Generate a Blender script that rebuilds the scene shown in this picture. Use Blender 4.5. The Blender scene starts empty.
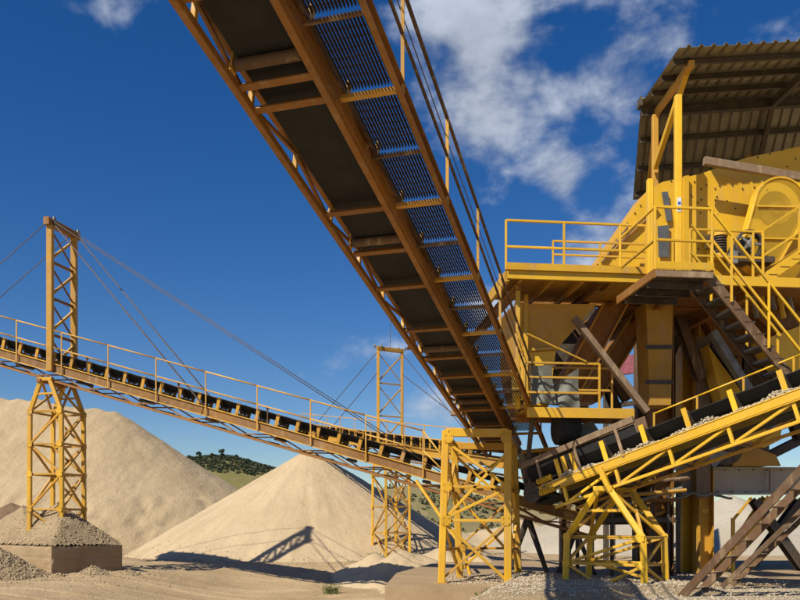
import bpy, math, random
import numpy as np
from mathutils import Vector, noise
V = Vector
random.seed(7)
rng = np.random.default_rng(11)
sc = bpy.context.scene
COL = sc.collection
R = math.radians

# ------------------------------------------------------------------ camera
EYE, HZ = 1.7, 520.0                      # eye height (m), horizon row of the 800x600 photograph
cd = bpy.data.cameras.new('camera'); cam = bpy.data.objects.new('camera', cd); COL.objects.link(cam)
cam.location = (0, 0, EYE); cam.rotation_euler = (R(90), 0, 0)
cd.sensor_width = 36; cd.lens = 36; cd.shift_y = (HZ - 300) / 800; cd.clip_start = .1; cd.clip_end = 8000
sc.camera = cam

# ------------------------------------------------------------------ sun and sky
SUN = V((.70, .78, -1.0)).normalized()    # the way the light travels
sd = bpy.data.lights.new('sun', 'SUN'); sd.energy = 4.9; sd.angle = R(.53); sd.color = (1, .92, .78)
so = bpy.data.objects.new('sun', sd); COL.objects.link(so)
so.rotation_euler = SUN.to_track_quat('-Z', 'Y').to_euler(); so.location = (-30, -25, 40)
W = bpy.data.worlds.new('World'); sc.world = W; W.use_nodes = True
nt = W.node_tree; nt.nodes.clear(); N = nt.nodes.new; L = nt.links.new
def setin(n, **k):
    for a, b in k.items(): n.inputs[a.replace('_', ' ')].default_value = b
    return n
def math_node(nt_, op, a, b=None, c=None, clamp=False):
    m = nt_.nodes.new('ShaderNodeMath'); m.operation = op; m.use_clamp = clamp
    for i, q in enumerate((a, b, c)):
        if q is None: continue
        if isinstance(q, (int, float)): m.inputs[i].default_value = q
        else: nt_.links.new(q, m.inputs[i])
    return m.outputs[0]
sky = N('ShaderNodeTexSky'); sky.sky_type = 'NISHITA'; sky.sun_disc = False
sky.sun_elevation = math.asin(-SUN.z); sky.sun_rotation = math.atan2(-SUN.x, -SUN.y)
sky.altitude = 300; sky.air_density = 1.0; sky.dust_density = .35; sky.ozone_density = 3.2
hs = N('ShaderNodeHueSaturation'); setin(hs, Hue=.511, Saturation=1.36, Value=1.0); L(sky.outputs[0], hs.inputs['Color'])
bg = N('ShaderNodeBackground'); bg.inputs[1].default_value = .082; L(hs.outputs[0], bg.inputs[0])
tc = N('ShaderNodeTexCoord'); sep = N('ShaderNodeSeparateXYZ'); L(tc.outputs['Generated'], sep.inputs[0])
cmb = N('ShaderNodeMapping'); L(tc.outputs['Generated'], cmb.inputs[0]); cmb.inputs['Scale'].default_value = (1, 1, 1.5); cmb.inputs['Location'].default_value = (2.3, .7, 4.1)
nz = N('ShaderNodeTexNoise'); setin(nz, Scale=10.5, Detail=11.0, Roughness=.55, Distortion=.12); L(cmb.outputs[0], nz.inputs['Vector'])
nb = N('ShaderNodeTexNoise'); setin(nb, Scale=2.2, Detail=2.0, Roughness=.5); L(cmb.outputs[0], nb.inputs['Vector'])
def dirpx(x, y): return V(((x - 400) / 800, 1, (HZ - y) / 800)).normalized()
cov = math_node(nt, 'MULTIPLY', math_node(nt, 'SUBTRACT', nb.outputs[0], .68), .5)      # loose cloud everywhere
for (x, y, rad, amt) in [(550, 60, 190, .185), (445, 5, 130, .20), (690, 20, 110, .19), (615, 115, 100, .155), (556, 178, 40, .24), (490, 150, 70, .15), (600, 250, 120, .34), (505, 320, 80, .30),
                         (125, 0, 60, .28), (430, 414, 55, .38), (375, 416, 45, .32), (320, 413, 50, .36), (345, 357, 40, .22), (470, 408, 45, .3), (480, 90, 120, .17), (390, 352, 40, .2)]:
    dt = N('ShaderNodeVectorMath'); dt.operation = 'DISTANCE'; L(tc.outputs['Generated'], dt.inputs[0])
    dt.inputs[1].default_value = dirpx(x, y)
    mr = N('ShaderNodeMapRange'); mr.interpolation_type = 'SMOOTHSTEP'
    mr.inputs[1].default_value = 0; mr.inputs[2].default_value = rad / 800; mr.inputs[3].default_value = amt; mr.inputs[4].default_value = 0
    L(dt.outputs['Value'], mr.inputs[0]); cov = math_node(nt, 'ADD', cov, math_node(nt, 'MULTIPLY', mr.outputs[0], .93))
dens = math_node(nt, 'ADD', nz.outputs[0], cov)
mr = N('ShaderNodeMapRange'); mr.interpolation_type = 'SMOOTHSTEP'; L(dens, mr.inputs[0])
mr.inputs[1].default_value = .595; mr.inputs[2].default_value = .88; mr.inputs[3].default_value = 0; mr.inputs[4].default_value = .85
cb = N('ShaderNodeBackground'); cb.inputs[0].default_value = (.74, .82, .95, 1); cb.inputs[1].default_value = .56
cl = N('ShaderNodeMapRange'); L(nz.outputs[0], cl.inputs[0]); cl.inputs[1].default_value = .35; cl.inputs[2].default_value = .75; cl.inputs[3].default_value = .40; cl.inputs[4].default_value = .80; L(cl.outputs[0], cb.inputs[1])   # thick parts of the cloud are brighter
mx = N('ShaderNodeMixShader'); L(mr.outputs[0], mx.inputs[0]); L(bg.outputs[0], mx.inputs[1]); L(cb.outputs[0], mx.inputs[2])
wo = N('ShaderNodeOutputWorld'); L(mx.outputs[0], wo.inputs[0])
vs = sc.view_settings; vs.view_transform = 'Standard'; vs.look = 'None'; vs.exposure = .2; vs.gamma = 1; vs.use_curve_mapping = False
sc.cycles.max_bounces = 6; sc.cycles.diffuse_bounces = 3; sc.cycles.use_denoising = True

# ------------------------------------------------------------------ geometry helpers
Z = V((0, 0, 1))
def at(x, y, d): return V(((x - 400) * d / 800, d, EYE + (HZ - y) * d / 800))
PU = V((.9945, .1045, 0)); PV = V((-.1045, .9945, 0))          # plant frame: along the front / going back
def on(x, y, v):                                               # a point on the plant's plane v metres back
    r = (x - 400) / 800; return at(x, y, v / (.9945 - .1045 * r))
WL = {}
def thing(name, label, cat, loc, group=None):
    o = bpy.data.objects.new(name, None); COL.objects.link(o); o.location = loc; WL[o] = V(loc)
    o.empty_display_size = .3; o['label'] = label; o['category'] = cat
    if group: o['group'] = group
    return o
def tag(o, label, cat, group=None):
    o['label'] = label; o['category'] = cat
    if group: o['group'] = group
    return o
def make_mesh(name, vs_, fs, mat, smooth=False):
    m = bpy.data.meshes.new(name); m.from_pydata([tuple(q) for q in vs_], [], fs); m.materials.append(M[mat])
    if smooth: m.shade_smooth()
    m.update(); return m
def obj(name, geo, mat, parent=None, kind=None, smooth=False, base=False):
    vs_, fs = geo; vs_ = [V(q) for q in vs_]
    lo = V([min(q[i] for q in vs_) for i in range(3)]); hi = V([max(q[i] for q in vs_) for i in range(3)])
    c = (lo + hi) / 2
    if base: c.z = lo.z
    o = bpy.data.objects.new(name, make_mesh(name, [q - c for q in vs_], fs, mat, smooth)); COL.objects.link(o)
    WL[o] = c
    if parent is not None: o.parent = parent; o.location = c - WL[parent]
    else: o.location = c
    if kind: o['kind'] = kind
    return o
def inst(name, mesh, parent, loc, rot=None, scale=None):
    o = bpy.data.objects.new(name, mesh); COL.objects.link(o); o.parent = parent; o.location = V(loc) - WL[parent]; WL[o] = V(loc)
    if rot: o.rotation_euler = rot
    if scale: o.scale = scale
    return o
def join(*gs):
    vs_, fs = [], []
    for a, b in gs:
        k = len(vs_); vs_ += list(a); fs += [tuple(i + k for i in f) for f in b]
    return vs_, fs
def box(w, h):
    c = min(w, h) * .1; x, y = w / 2, h / 2
    return [(-x + c, -y), (x - c, -y), (x, -y + c), (x, y - c), (x - c, y), (-x + c, y), (-x, y - c), (-x, -y + c)]
def pipe(r, n=8): return [(r * math.cos(2 * math.pi * i / n), r * math.sin(2 * math.pi * i / n)) for i in range(n)]
def chan(w, h, t=.014, s=1):
    y = h / 2; p = [(0, -y), (w, -y), (w, -y + t), (t, -y + t), (t, y - t), (w, y - t), (w, y), (0, y)]
    return p if s > 0 else [(-a, b) for a, b in reversed(p)]
def ang(w, t=.01, sx=1, sy=1):
    p = [(0, 0), (w, 0), (w, t), (t, t), (t, w), (0, w)]; p = [(a * sx, b * sy) for a, b in p]
    return p if sx * sy > 0 else p[::-1]
def ib(w, h, tf=.022, tw=.014):
    x, y, k = w / 2, h / 2, tw / 2
    return [(-x, -y), (x, -y), (x, -y + tf), (k, -y + tf), (k, y - tf), (x, y - tf), (x, y), (-x, y), (-x, y - tf), (-k, y - tf), (-k, -y + tf), (-x, -y + tf)]
def prism(prof, p0, p1, up=Z):
    p0, p1 = V(p0), V(p1); z = (p1 - p0).normalized(); x = z.cross(up)
    if x.length < 1e-3: x = z.cross(V((0, 1, 0)))
    x.normalize(); y = x.cross(z); n = len(prof)
    vs_ = [p + x * a + y * b for p in (p0, p1) for a, b in prof]
    fs = [tuple(range(n))[::-1], tuple(range(n, 2 * n))] + [(i, (i + 1) % n, n + (i + 1) % n, n + i) for i in range(n)]
    return vs_, fs
def bar(parent, name, p0, p1, prof, mat, up=Z, smooth=False): return obj(name, prism(prof, p0, p1, up), mat, parent, smooth=smooth)
def extr(pts, vec):                                            # a polygon pushed along vec: a plate or a block
    n = len(pts); vs_ = [V(p) for p in pts] + [V(p) + vec for p in pts]
    return vs_, [tuple(range(n)), tuple(range(2 * n - 1, n - 1, -1))] + [(i, n + i, n + (i + 1) % n, (i + 1) % n) for i in range(n)]
def plate(parent, name, pts, vec, mat): return obj(name, extr(pts, vec), mat, parent)
def ppoly(parent, name, px, v, dv, mat): return plate(parent, name, [on(x, y, v) for x, y in px], PV * dv, mat)
def cyl(p0, p1, r, n=16): return prism(pipe(r, n), p0, p1)
def lathe(c, axis, prof, n=24, ring=False):                                # prof: (along, radius)
    axis = axis.normalized(); x = axis.orthogonal().normalized(); y = axis.cross(x); vs_, fs = [], []
    for (h, r) in prof:
        for i in range(n):
            a = 2 * math.pi * i / n; vs_.append(c + axis * h + (x * math.cos(a) + y * math.sin(a)) * r)
    for j in range(len(prof) - 1):
        for i in range(n): fs.append((j * n + i, j * n + (i + 1) % n, (j + 1) * n + (i + 1) % n, (j + 1) * n + i))
    if ring: k = (len(prof) - 1) * n; fs += [(k + i, k + (i + 1) % n, (i + 1) % n, i) for i in range(n)]
    else: fs += [tuple(range(n))[::-1], tuple(range((len(prof) - 1) * n, len(prof) * n))]
    return vs_, fs
def hull_box(c, sx, sy, sz, ax=None):                          # a bevelled block on axes ax
    a, b, n = ax or (V((1, 0, 0)), V((0, 1, 0)), Z)
    return prism(box(sx, sz), c - b * sy / 2, c + b * sy / 2, n)

# ------------------------------------------------------------------ materials
M = {}
def new_mat(name):
    m = bpy.data.materials.new(name); m.use_nodes = True; M[name] = m
    return m, m.node_tree, m.node_tree.nodes['Principled BSDF']
def noise_node(nt_, scale, detail=4, rough=.55, stretch=None, distort=0):
    g = nt_.nodes.new('ShaderNodeNewGeometry'); n = nt_.nodes.new('ShaderNodeTexNoise'); setin(n, Scale=scale, Detail=detail, Roughness=rough, Distortion=distort)
    src = g.outputs['Position']
    if stretch:
        mp = nt_.nodes.new('ShaderNodeMapping'); mp.inputs['Scale'].default_value = stretch; nt_.links.new(src, mp.inputs[0]); src = mp.outputs[0]
    nt_.links.new(src, n.inputs['Vector']); return n.outputs[0]
def ramp(nt_, src, a, b, lo=0., hi=1.):
    m = nt_.nodes.new('ShaderNodeMapRange'); m.interpolation_type = 'SMOOTHSTEP'; nt_.links.new(src, m.inputs[0])
    m.inputs[1].default_value = a; m.inputs[2].default_value = b; m.inputs[3].default_value = lo; m.inputs[4].default_value = hi; return m.outputs[0]
def mix(nt_, f, a, b):
    m = nt_.nodes.new('ShaderNodeMix'); m.data_type = 'RGBA'
    for s, i in ((f, 0), (a, 6), (b, 7)):
        if isinstance(s, (int, float)): m.inputs[i].default_value = s
        elif isinstance(s, tuple): m.inputs[i].default_value = (*s, 1)
        else: nt_.links.new(s, m.inputs[i])
    return m.outputs[2]
def bump(nt_, b, h, strength, dist):
    n = nt_.nodes.new('ShaderNodeBump'); n.inputs['Strength'].default_value = strength; n.inputs['Distance'].default_value = dist
    nt_.links.new(h, n.inputs['Height']); nt_.links.new(n.outputs[0], b.inputs['Normal'])
def paint(name, c, c2, rust=.5, dust=.4, rough=.5):
    m, t, b = new_mat(name)
    col = mix(t, ramp(t, noise_node(t, 1.1, 5), .35, .7), c, c2)
    col = mix(t, ramp(t, noise_node(t, .55, 5, .6), .42, .72, 0, .12 + .35 * dust), col, tuple(.55 * q + .45 * w for q, w in zip(c, (.40, .31, .19))))
    col = mix(t, ramp(t, noise_node(t, 5, 6, .65, (1, 1, .25)), .5, .72, 0, dust), col, (.42, .31, .18))
    col = mix(t, ramp(t, noise_node(t, 6.5, 6, .7, (1.6, 1.6, .11)), .60, .78, 0, .16 + .4 * rust), col, (.13, .06, .024))
    gn = t.nodes.new('ShaderNodeNewGeometry'); sn = t.nodes.new('ShaderNodeSeparateXYZ'); t.links.new(gn.outputs['Normal'], sn.inputs[0])
    dm = math_node(t, 'MULTIPLY', ramp(t, sn.outputs[2], .55, .95), ramp(t, noise_node(t, 7, 5, .7), .3, .65, .25, .9))
    col = mix(t, math_node(t, 'MULTIPLY', dm, min(1., dust * 1.6)), col, (.46, .36, .23))
    rs = ramp(t, noise_node(t, 9, 8, .7), .66 - .12 * rust, .74 - .1 * rust, 0, .85)
    col = mix(t, rs, col, (.10, .043, .018))
    oi = t.nodes.new('ShaderNodeObjectInfo'); hv = t.nodes.new('ShaderNodeHueSaturation')
    t.links.new(ramp(t, oi.outputs['Random'], 0, 1, .86, 1.1), hv.inputs['Value']); t.links.new(col, hv.inputs['Color'])
    t.links.new(hv.outputs[0], b.inputs['Base Color'])
    t.links.new(ramp(t, noise_node(t, 6, 5), .3, .75, rough - .12, rough + .25), b.inputs['Roughness'])
    bump(t, b, noise_node(t, 30, 4), .25, .01)
def stone(name, c, c2, c3, fine, big=.6, rough=.95, bs=.6, bd=.03, speck=.5):
    m, t, b = new_mat(name)
    col = mix(t, ramp(t, noise_node(t, big, 6, .6), .32, .7), c, c2)
    col = mix(t, ramp(t, noise_node(t, fine, 5, .7), .5, .72, 0, speck), col, c3)
    col = mix(t, ramp(t, noise_node(t, fine * .23, 6, .7), .55, .75, 0, speck * .6), col, c3)
    t.links.new(col, b.inputs['Base Color']); b.inputs['Roughness'].default_value = rough; b.inputs['Specular IOR Level'].default_value = .15
    h = math_node(t, 'ADD', noise_node(t, fine, 5, .75), math_node(t, 'MULTIPLY', noise_node(t, fine * .2, 5, .6), 2.2))
    bump(t, b, h, bs, bd)
def plain(name, c, c2, scale=4, rough=.6, metal=0., bs=.2):
    m, t, b = new_mat(name)
    t.links.new(mix(t, ramp(t, noise_node(t, scale, 7, .65), .35, .68), c, c2), b.inputs['Base Color'])
    b.inputs['Roughness'].default_value = rough; b.inputs['Metallic'].default_value = metal; bump(t, b, noise_node(t, scale * 8, 4), bs, .01)
paint('yellow', (.66, .375, .018), (.58, .305, .016), .35, .35)
paint('yellow_worn', (.54, .285, .020), (.44, .22, .018), .4, .5, .6)
paint('yellow_rust_shade', (.27, .112, .011), (.20, .078, .010), .55, .25, .65)  # rusty yellow, base darkened to carry the shade of undersides in its colour
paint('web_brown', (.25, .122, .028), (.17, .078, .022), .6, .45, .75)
paint('yellow_clean', (.75, .445, .016), (.68, .385, .015), .12, .22, .42)
paint('rust_brown', (.125, .066, .029), (.085, .044, .021), .8, .5, .75)
paint('dust_brown', (.235, .155, .092), (.165, .105, .06), .6, .7, .8)
paint('dusty_grey', (.50, .45, .375), (.38, .335, .27), .3, .5, .8)
paint('bright_post', (.60, .33, .05), (.50, .26, .04), .6, .5, .6)
plain('rubber', (.010, .010, .010), (.019, .0185, .018), 3, .85)
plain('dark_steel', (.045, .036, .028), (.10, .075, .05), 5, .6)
plain('grating', (.045, .028, .018), (.03, .02, .014), 5, .95, 0.)
plain('grey_steel', (.27, .27, .25), (.17, .17, .155), 4, .55, .3)
plain('grey_panel', (.105, .115, .12), (.075, .08, .082), 4, .6)
plain('sheet_grey', (.20, .21, .175), (.12, .125, .105), 3, .7)
plain('roof_sheet', (.28, .255, .175), (.20, .18, .125), 2, .55, .15)
plain('roof_steel', (.10, .078, .05), (.06, .048, .033), 3, .7)
plain('red_roof', (.30, .085, .085), (.22, .065, .07), 3, .6)
plain('white_label', (.75, .76, .78), (.65, .66, .68), 6, .5)
plain('blue_label', (.05, .12, .4), (.05, .1, .33), 6, .5)
plain('cable', (.13, .09, .07), (.09, .065, .05), 5, .6, .2)
plain('timber', (.09, .065, .045), (.05, .038, .028), 5, .9)
stone('concrete', (.40, .29, .17), (.32, .225, .125), (.23, .16, .09), 22, .9, .9, .35, .02, .4)
stone('concrete_pale', (.43, .355, .245), (.34, .275, .185), (.25, .195, .13), 16, .8, .9, .4, .02, .5)
stone('sand', (.55, .425, .265), (.49, .375, .225), (.39, .29, .165), 11, .35, .97, .7, .05, .55)
stone('sand_left', (.50, .38, .225), (.44, .33, .19), (.36, .26, .145), 7, .25, .97, .7, .08, .5)
stone('dirt', (.48, .355, .205), (.38, .275, .15), (.30, .21, .11), 9, .5, .97, .6, .05, .6)
stone('brown_dirt', (.27, .18, .105), (.20, .13, .075), (.13, .085, .05), 5, .8, .97, .8, .1, .6)
stone('gravel', (.44, .335, .20), (.37, .275, .16), (.24, .17, .10), 13, 1.2, .95, 1.0, .06, .8)
stone('pebble', (.48, .375, .235), (.39, .295, .175), (.28, .205, .12), 9, 6, .9, .3, .02, .6)
stone('pale_stone', (.50, .425, .31), (.40, .335, .235), (.28, .225, .155), 9, 6, .9, .3, .02, .5)
stone('grey_gravel', (.45, .40, .315), (.38, .33, .25), (.30, .25, .185), 4, .2, .95, .5, .08, .5)
stone('hill_green', (.16, .15, .05), (.22, .185, .075), (.30, .23, .12), .35, .05, .95, .5, .3, .8)
stone('hill_brown', (.26, .205, .105), (.16, .155, .06), (.34, .25, .14), .5, .08, .95, .6, .3, .7)
def leaf(name, c, c2):
    m, t, b = new_mat(name); oi = noise_node(t, 2.3, 3)
    t.links.new(mix(t, ramp(t, oi, .35, .65), c, c2), b.inputs['Base Color']); b.inputs['Roughness'].default_value = .8
leaf('leaf_dark', (.030, .042, .016), (.055, .07, .025)); leaf('leaf_olive', (.12, .125, .05), (.19, .17, .08)); leaf('grass', (.16, .15, .045), (.10, .115, .035))
def streaks(name, radial, strength):
    t = M[name].node_tree; b = t.nodes['Principled BSDF']; g = t.nodes.new('ShaderNodeNewGeometry'); sp_ = t.nodes.new('ShaderNodeSeparateXYZ'); t.links.new(g.outputs['Position'], sp_.inputs[0])
    cb_ = t.nodes.new('ShaderNodeCombineXYZ')
    if radial:
        dx = math_node(t, 'SUBTRACT', sp_.outputs[0], -4.72); dy = math_node(t, 'SUBTRACT', sp_.outputs[1], 41.5)
        t.links.new(math_node(t, 'MULTIPLY', math_node(t, 'ARCTAN2', dy, dx), 13.), cb_.inputs[0])
    else: t.links.new(math_node(t, 'MULTIPLY', sp_.outputs[0], 2.2), cb_.inputs[0])
    t.links.new(math_node(t, 'MULTIPLY', sp_.outputs[2], .45), cb_.inputs[1])
    n = t.nodes.new('ShaderNodeTexNoise'); setin(n, Scale=1.0, Detail=5.0, Roughness=.6); t.links.new(cb_.outputs[0], n.inputs['Vector'])
    old = b.inputs['Base Color'].links[0].from_socket; hv = t.nodes.new('ShaderNodeHueSaturation'); t.links.new(old, hv.inputs['Color'])
    t.links.new(ramp(t, n.outputs[0], .3, .7, 1 - strength, 1 + strength), hv.inputs['Value']); t.links.new(hv.outputs[0], b.inputs['Base Color'])
M['sand_cone'] = M['sand'].copy(); streaks('sand_cone', True, .075); streaks('sand_left', False, .085)
# perforated belt-guard mesh: painted wire with real holes
m, t, b = new_mat('guard_mesh')
b.inputs['Base Color'].default_value = (.62, .40, .03, 1); b.inputs['Roughness'].default_value = .5
tcn = t.nodes.new('ShaderNodeNewGeometry'); wv = []
for ax in ((1, 0, 1), (-1, 0, 1)):
    d_ = t.nodes.new('ShaderNodeVectorMath'); d_.operation = 'DOT_PRODUCT'; t.links.new(tcn.outputs['Position'], d_.inputs[0]); d_.inputs[1].default_value = ax
    s_ = math_node(t, 'FRACT', math_node(t, 'MULTIPLY', d_.outputs['Value'], 24.)); wv.append(math_node(t, 'GREATER_THAN', s_, .28))
hole = math_node(t, 'MULTIPLY', wv[0], wv[1]); tr = t.nodes.new('ShaderNodeBsdfTransparent'); ms = t.nodes.new('ShaderNodeMixShader')
t.links.new(hole, ms.inputs[0]); t.links.new(b.outputs[0], ms.inputs[1]); t.links.new(tr.outputs[0], ms.inputs[2])
t.links.new(ms.outputs[0], t.nodes['Material Output'].inputs[0])

# ------------------------------------------------------------------ ground, slabs, piles, hills
def fb(x, y, s, o=4, seed=0): return noise.fractal(V((x * s, y * s, seed)), 1.0, 2.0, o)
def ground_z(x, y):
    d = math.hypot(x, y); sm = lambda e0, e1, q: (lambda u: u * u * (3 - 2 * u))(max(0., min(1., (q - e0) / (e1 - e0))))
    a = -.75 * sm(-9.5, -4.5, x) * (1 - sm(1.4, 3.4, x)) * sm(33, 28, y) * sm(-30, 8, y) + .05 * fb(x, y, .35, 3, 1) + .02 * fb(x, y, 1.7, 3, 5)
    if 14 < y < 34 and x < 1:                                   # tyre ruts along the haul track
        for yy, w in ((18.6, .22), (20.4, .22), (22.2, .25), (24.0, .25), (25.3, .2), (26.8, .3), (28.1, .22), (29.5, .25)):
            q = (y - yy - .05 * x - .3 * math.sin(x * .35 + yy)) / w
            if abs(q) < 2: a += (-.07 if yy < 27 else -.03) * math.exp(-q * q * 2) + (.045 if yy < 27 else .02) * math.exp(-(abs(q) - 1.1) ** 2 * 6) + .012 * fb(x * 6, y * 6, .7, 2, 3) * (abs(q) < 1)
    return a * max(0, 1 - d / 300)
def field(name, xs, ys, f, mat, kind=None, smooth=True, keep=None):
    nx, ny = len(xs), len(ys); vs_ = [(x, y, f(x, y)) for y in ys for x in xs]
    fs = [(j * nx + i, j * nx + i + 1, (j + 1) * nx + i + 1, (j + 1) * nx + i) for j in range(ny - 1) for i in range(nx - 1) if keep is None or keep((xs[i] + xs[i + 1]) / 2, (ys[j] + ys[j + 1]) / 2)]
    return obj(name, (vs_, fs), mat, None, kind, smooth, base=True)
def span(a, b, s): return list(np.linspace(a, b, max(2, int(round((b - a) / s)) + 1)))
xs = [-2500, -900, -350, -150, -80, -50, -36, -26] + span(-20, 14, .17) + [18, 24, 34, 50, 80, 150, 350, 900, 2500]
ys = [-600, -120, -40, -10, 4, 11] + span(14.5, 32, .13) + span(32.5, 48, .6) + [52, 60, 75, 100, 150, 300, 700, 1500, 3500]
gr = field('ground', xs, ys, ground_z, 'dirt', 'structure')
def cones(x, y, ap, slope, k=3.):                               # smooth union of talus cones
    zz = [az - slope * math.hypot(x - ax, y - ay) * (1 + .03 * math.sin(3 * math.atan2(y - ay, x - ax) + az)) for (ax, ay, az) in ap]
    m_ = max(zz); return m_ + math.log(sum(math.exp(k * (q - m_)) for q in zz)) / k
def rnd_top(z, top): return z - .18 * math.exp(-(top - z) ** 2 * 6)
PA = [(-4.72, 41.5, 5.42)]
def pile_main(x, y):
    a = math.atan2(y - 41.5, x + 4.72); d_ = math.hypot(x + 4.72, y - 41.5)
    z = cones(x, y, PA, .605) + (.05 * fb(x, y, .35, 4, 3) + .02 * fb(x, y, 1.3, 3, 8)) * min(1, d_ * .5) + .010 * fb(x, y, 5, 2, 2)
    z += (.045 * noise.noise(V((a * 11, d_ * .12, 2))) + .02 * noise.noise(V((a * 31, d_ * .3, 5)))) * min(1, d_ * .35)
    if z < .6: z += .18 * (.6 - max(z, -.6)) * (.5 + .5 * noise.noise(V((x * .8, y * .8, 1))))      # foot eases out
    return max(-1.3, z - .06 * math.exp(-d_ * d_ * 5))
pm = field('sand_pile', span(-16, 6.5, .16), span(29, 46, .16), pile_main, 'sand_cone')
tag(pm, 'pale conical sand pile with the long shadow of a mast across its foot', 'sand pile')
PB = [(-52 + 1.5 * i, 62, (11.8 if i < 13 else 11.8 - .2 * (i - 12)) + .15 * math.sin(i * 1.7)) for i in range(21)]
def pile_left(x, y):
    z = cones(x, y, PB, .67, 2.) - .25 + .22 * fb(x, y, .12, 4, 13) + .06 * fb(x, y, 1.1, 3, 4)
    if z < 3.4:                                                 # the cut, gullied foot
        w = max(0, min(1, (3.4 - z) / .5)) * max(0, min(1, (z + .5) / 1.2))
        g = abs(noise.noise(V((x * .9 + .9 * noise.noise(V((x * .35, y * .35, 0))), y * .16, 7)))); z += w * (.22 - .30 * math.exp(-g * 20) + .06 * fb(x, y, 1.6, 3, 2))
    return max(-.4, z)
pl = field('sand_pile', span(-62, -4, .3), span(42, 70, .3), pile_left, 'sand_left')
tag(pl, 'large tan sand heap with a gullied foot behind the tall mast tower', 'sand pile')
def pile_right(x, y): return max(-.3, cones(x, y, [(12, 46, 3.0), (19, 46, 3.15), (26, 45, 3.1)], .42) + .12 * fb(x, y, .4, 4, 23) + .04 * fb(x, y, 2, 3, 4))
tag(field('gravel_pile', span(3, 34, .3), span(36, 56, .4), pile_right, 'grey_gravel'), 'long pale grey gravel bank behind the plant columns', 'gravel pile')
def bank(x, y): return max(-.3, cones(x, y, [(3.2, 52, 1.2), (8, 54, 1.75), (13, 55, 1.3)], .35) + .22 * fb(x, y, .5, 4, 33))
tag(field('sand_bank', span(-3, 18, .3), span(44, 60, .4), bank, 'sand'), 'low uneven sand bank in front of the scrubby slope', 'sand bank')
def brown(x, y): return max(-.3, cones(x, y, [(-17.6, 36, 2.6), (-20.5, 36.5, 2.9), (-25, 37, 3.1)], .62) + .3 * fb(x, y, .8, 4, 43))
tag(field('soil_heap', span(-28, -12, .25), span(30, 42, .3), brown, 'brown_dirt'), 'dark brown soil heap beside the gullied sand heap', 'soil heap')
def lumps(x, y): return max(-1.3, cones(x, y, [(.1, 29.6, .62), (1.5, 30.2, .75), (-.9, 30.4, .45), (2.9, 29.6, .5), (.6, 26.4, .0)], .55, 8) + .16 * fb(x, y, 1.1, 4, 53))
tag(field('sand_mound', span(-3, 5, .12), span(25, 33, .15), lumps, 'sand'), 'broken sand mound around the foot of the far tower', 'sand mound')
# hills
def hill(name, xs_, ys_, f, mat): return field(name, xs_, ys_, f, mat, 'structure')
def h_left(x, y): return max(-3, 19.6 * math.exp(-((x + 70) / 48) ** 2) * math.exp(-((y - 265) / 40) ** 2) + 7 * math.exp(-((x + 10) / 90) ** 2) * math.exp(-((y - 280) / 50) ** 2) + 1.4 * fb(x, y, .03, 5, 2) - 1.5)
hill('hill', span(-260, 160, 3.5), span(190, 350, 4), h_left, 'hill_green')
def h_right(x, y):
    r = 6.6 * math.exp(-((x - 1) / 12) ** 2) + 3.6 * math.exp(-((x - 22) / 14) ** 2) + 5.5 * math.exp(-((x - 62) / 30) ** 2)
    return max(-2, r * math.exp(-((y - 112) / 15) ** 2) + .5 * fb(x, y, .09, 5, 9) - .5)
hill('hill', span(-30, 130, 1.2), span(72, 140, 1.4), h_right, 'hill_brown')

# slabs
def slab(name, pts, z0, z1, mat):
    o = obj(name, extr([V((x, y, z1)) for x, y in pts], V((0, 0, z0 - z1))), mat, None, 'structure'); return o
slab('pavement', [(-.35, 18.4), (2.6, 18.3), (2.9, 18.7), (14, 19.4), (16, 30), (1.6, 30), (-.1, 23)], -.3, .18, 'concrete')
slab('pavement', [(3.75, 16.9), (4.6, 15.4), (14, 14.6), (15, 19.6), (4.4, 19.2)], -.3, .13, 'concrete_pale')
# a bed of stones spilled over the slabs
BED = [(2.8, 17.3), (3.6, 16.2), (3.3, 19.0), (4.3, 18.1), (5.2, 17.9), (3.4, 21.0), (6.4, 17.7), (4.8, 20.0), (2.4, 15.8)]
def bed(x, y):
    s = sum(math.exp(-((x - a) ** 2 / 1.0 + (y - b_) ** 2 / 1.6)) for a, b_ in BED)
    return -1.3 + 1.1 * min(1, s * 3) + .5 * min(1, s) + .05 * fb(x, y, 1.5, 4, 3) + .02 * fb(x, y, 7, 2, 6)
tag(field('gravel_spill', span(.6, 8.6, .08), span(14.6, 22.8, .1), bed, 'gravel'), 'grey gravel spilled over the slab between the yellow trestles', 'gravel')

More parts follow.
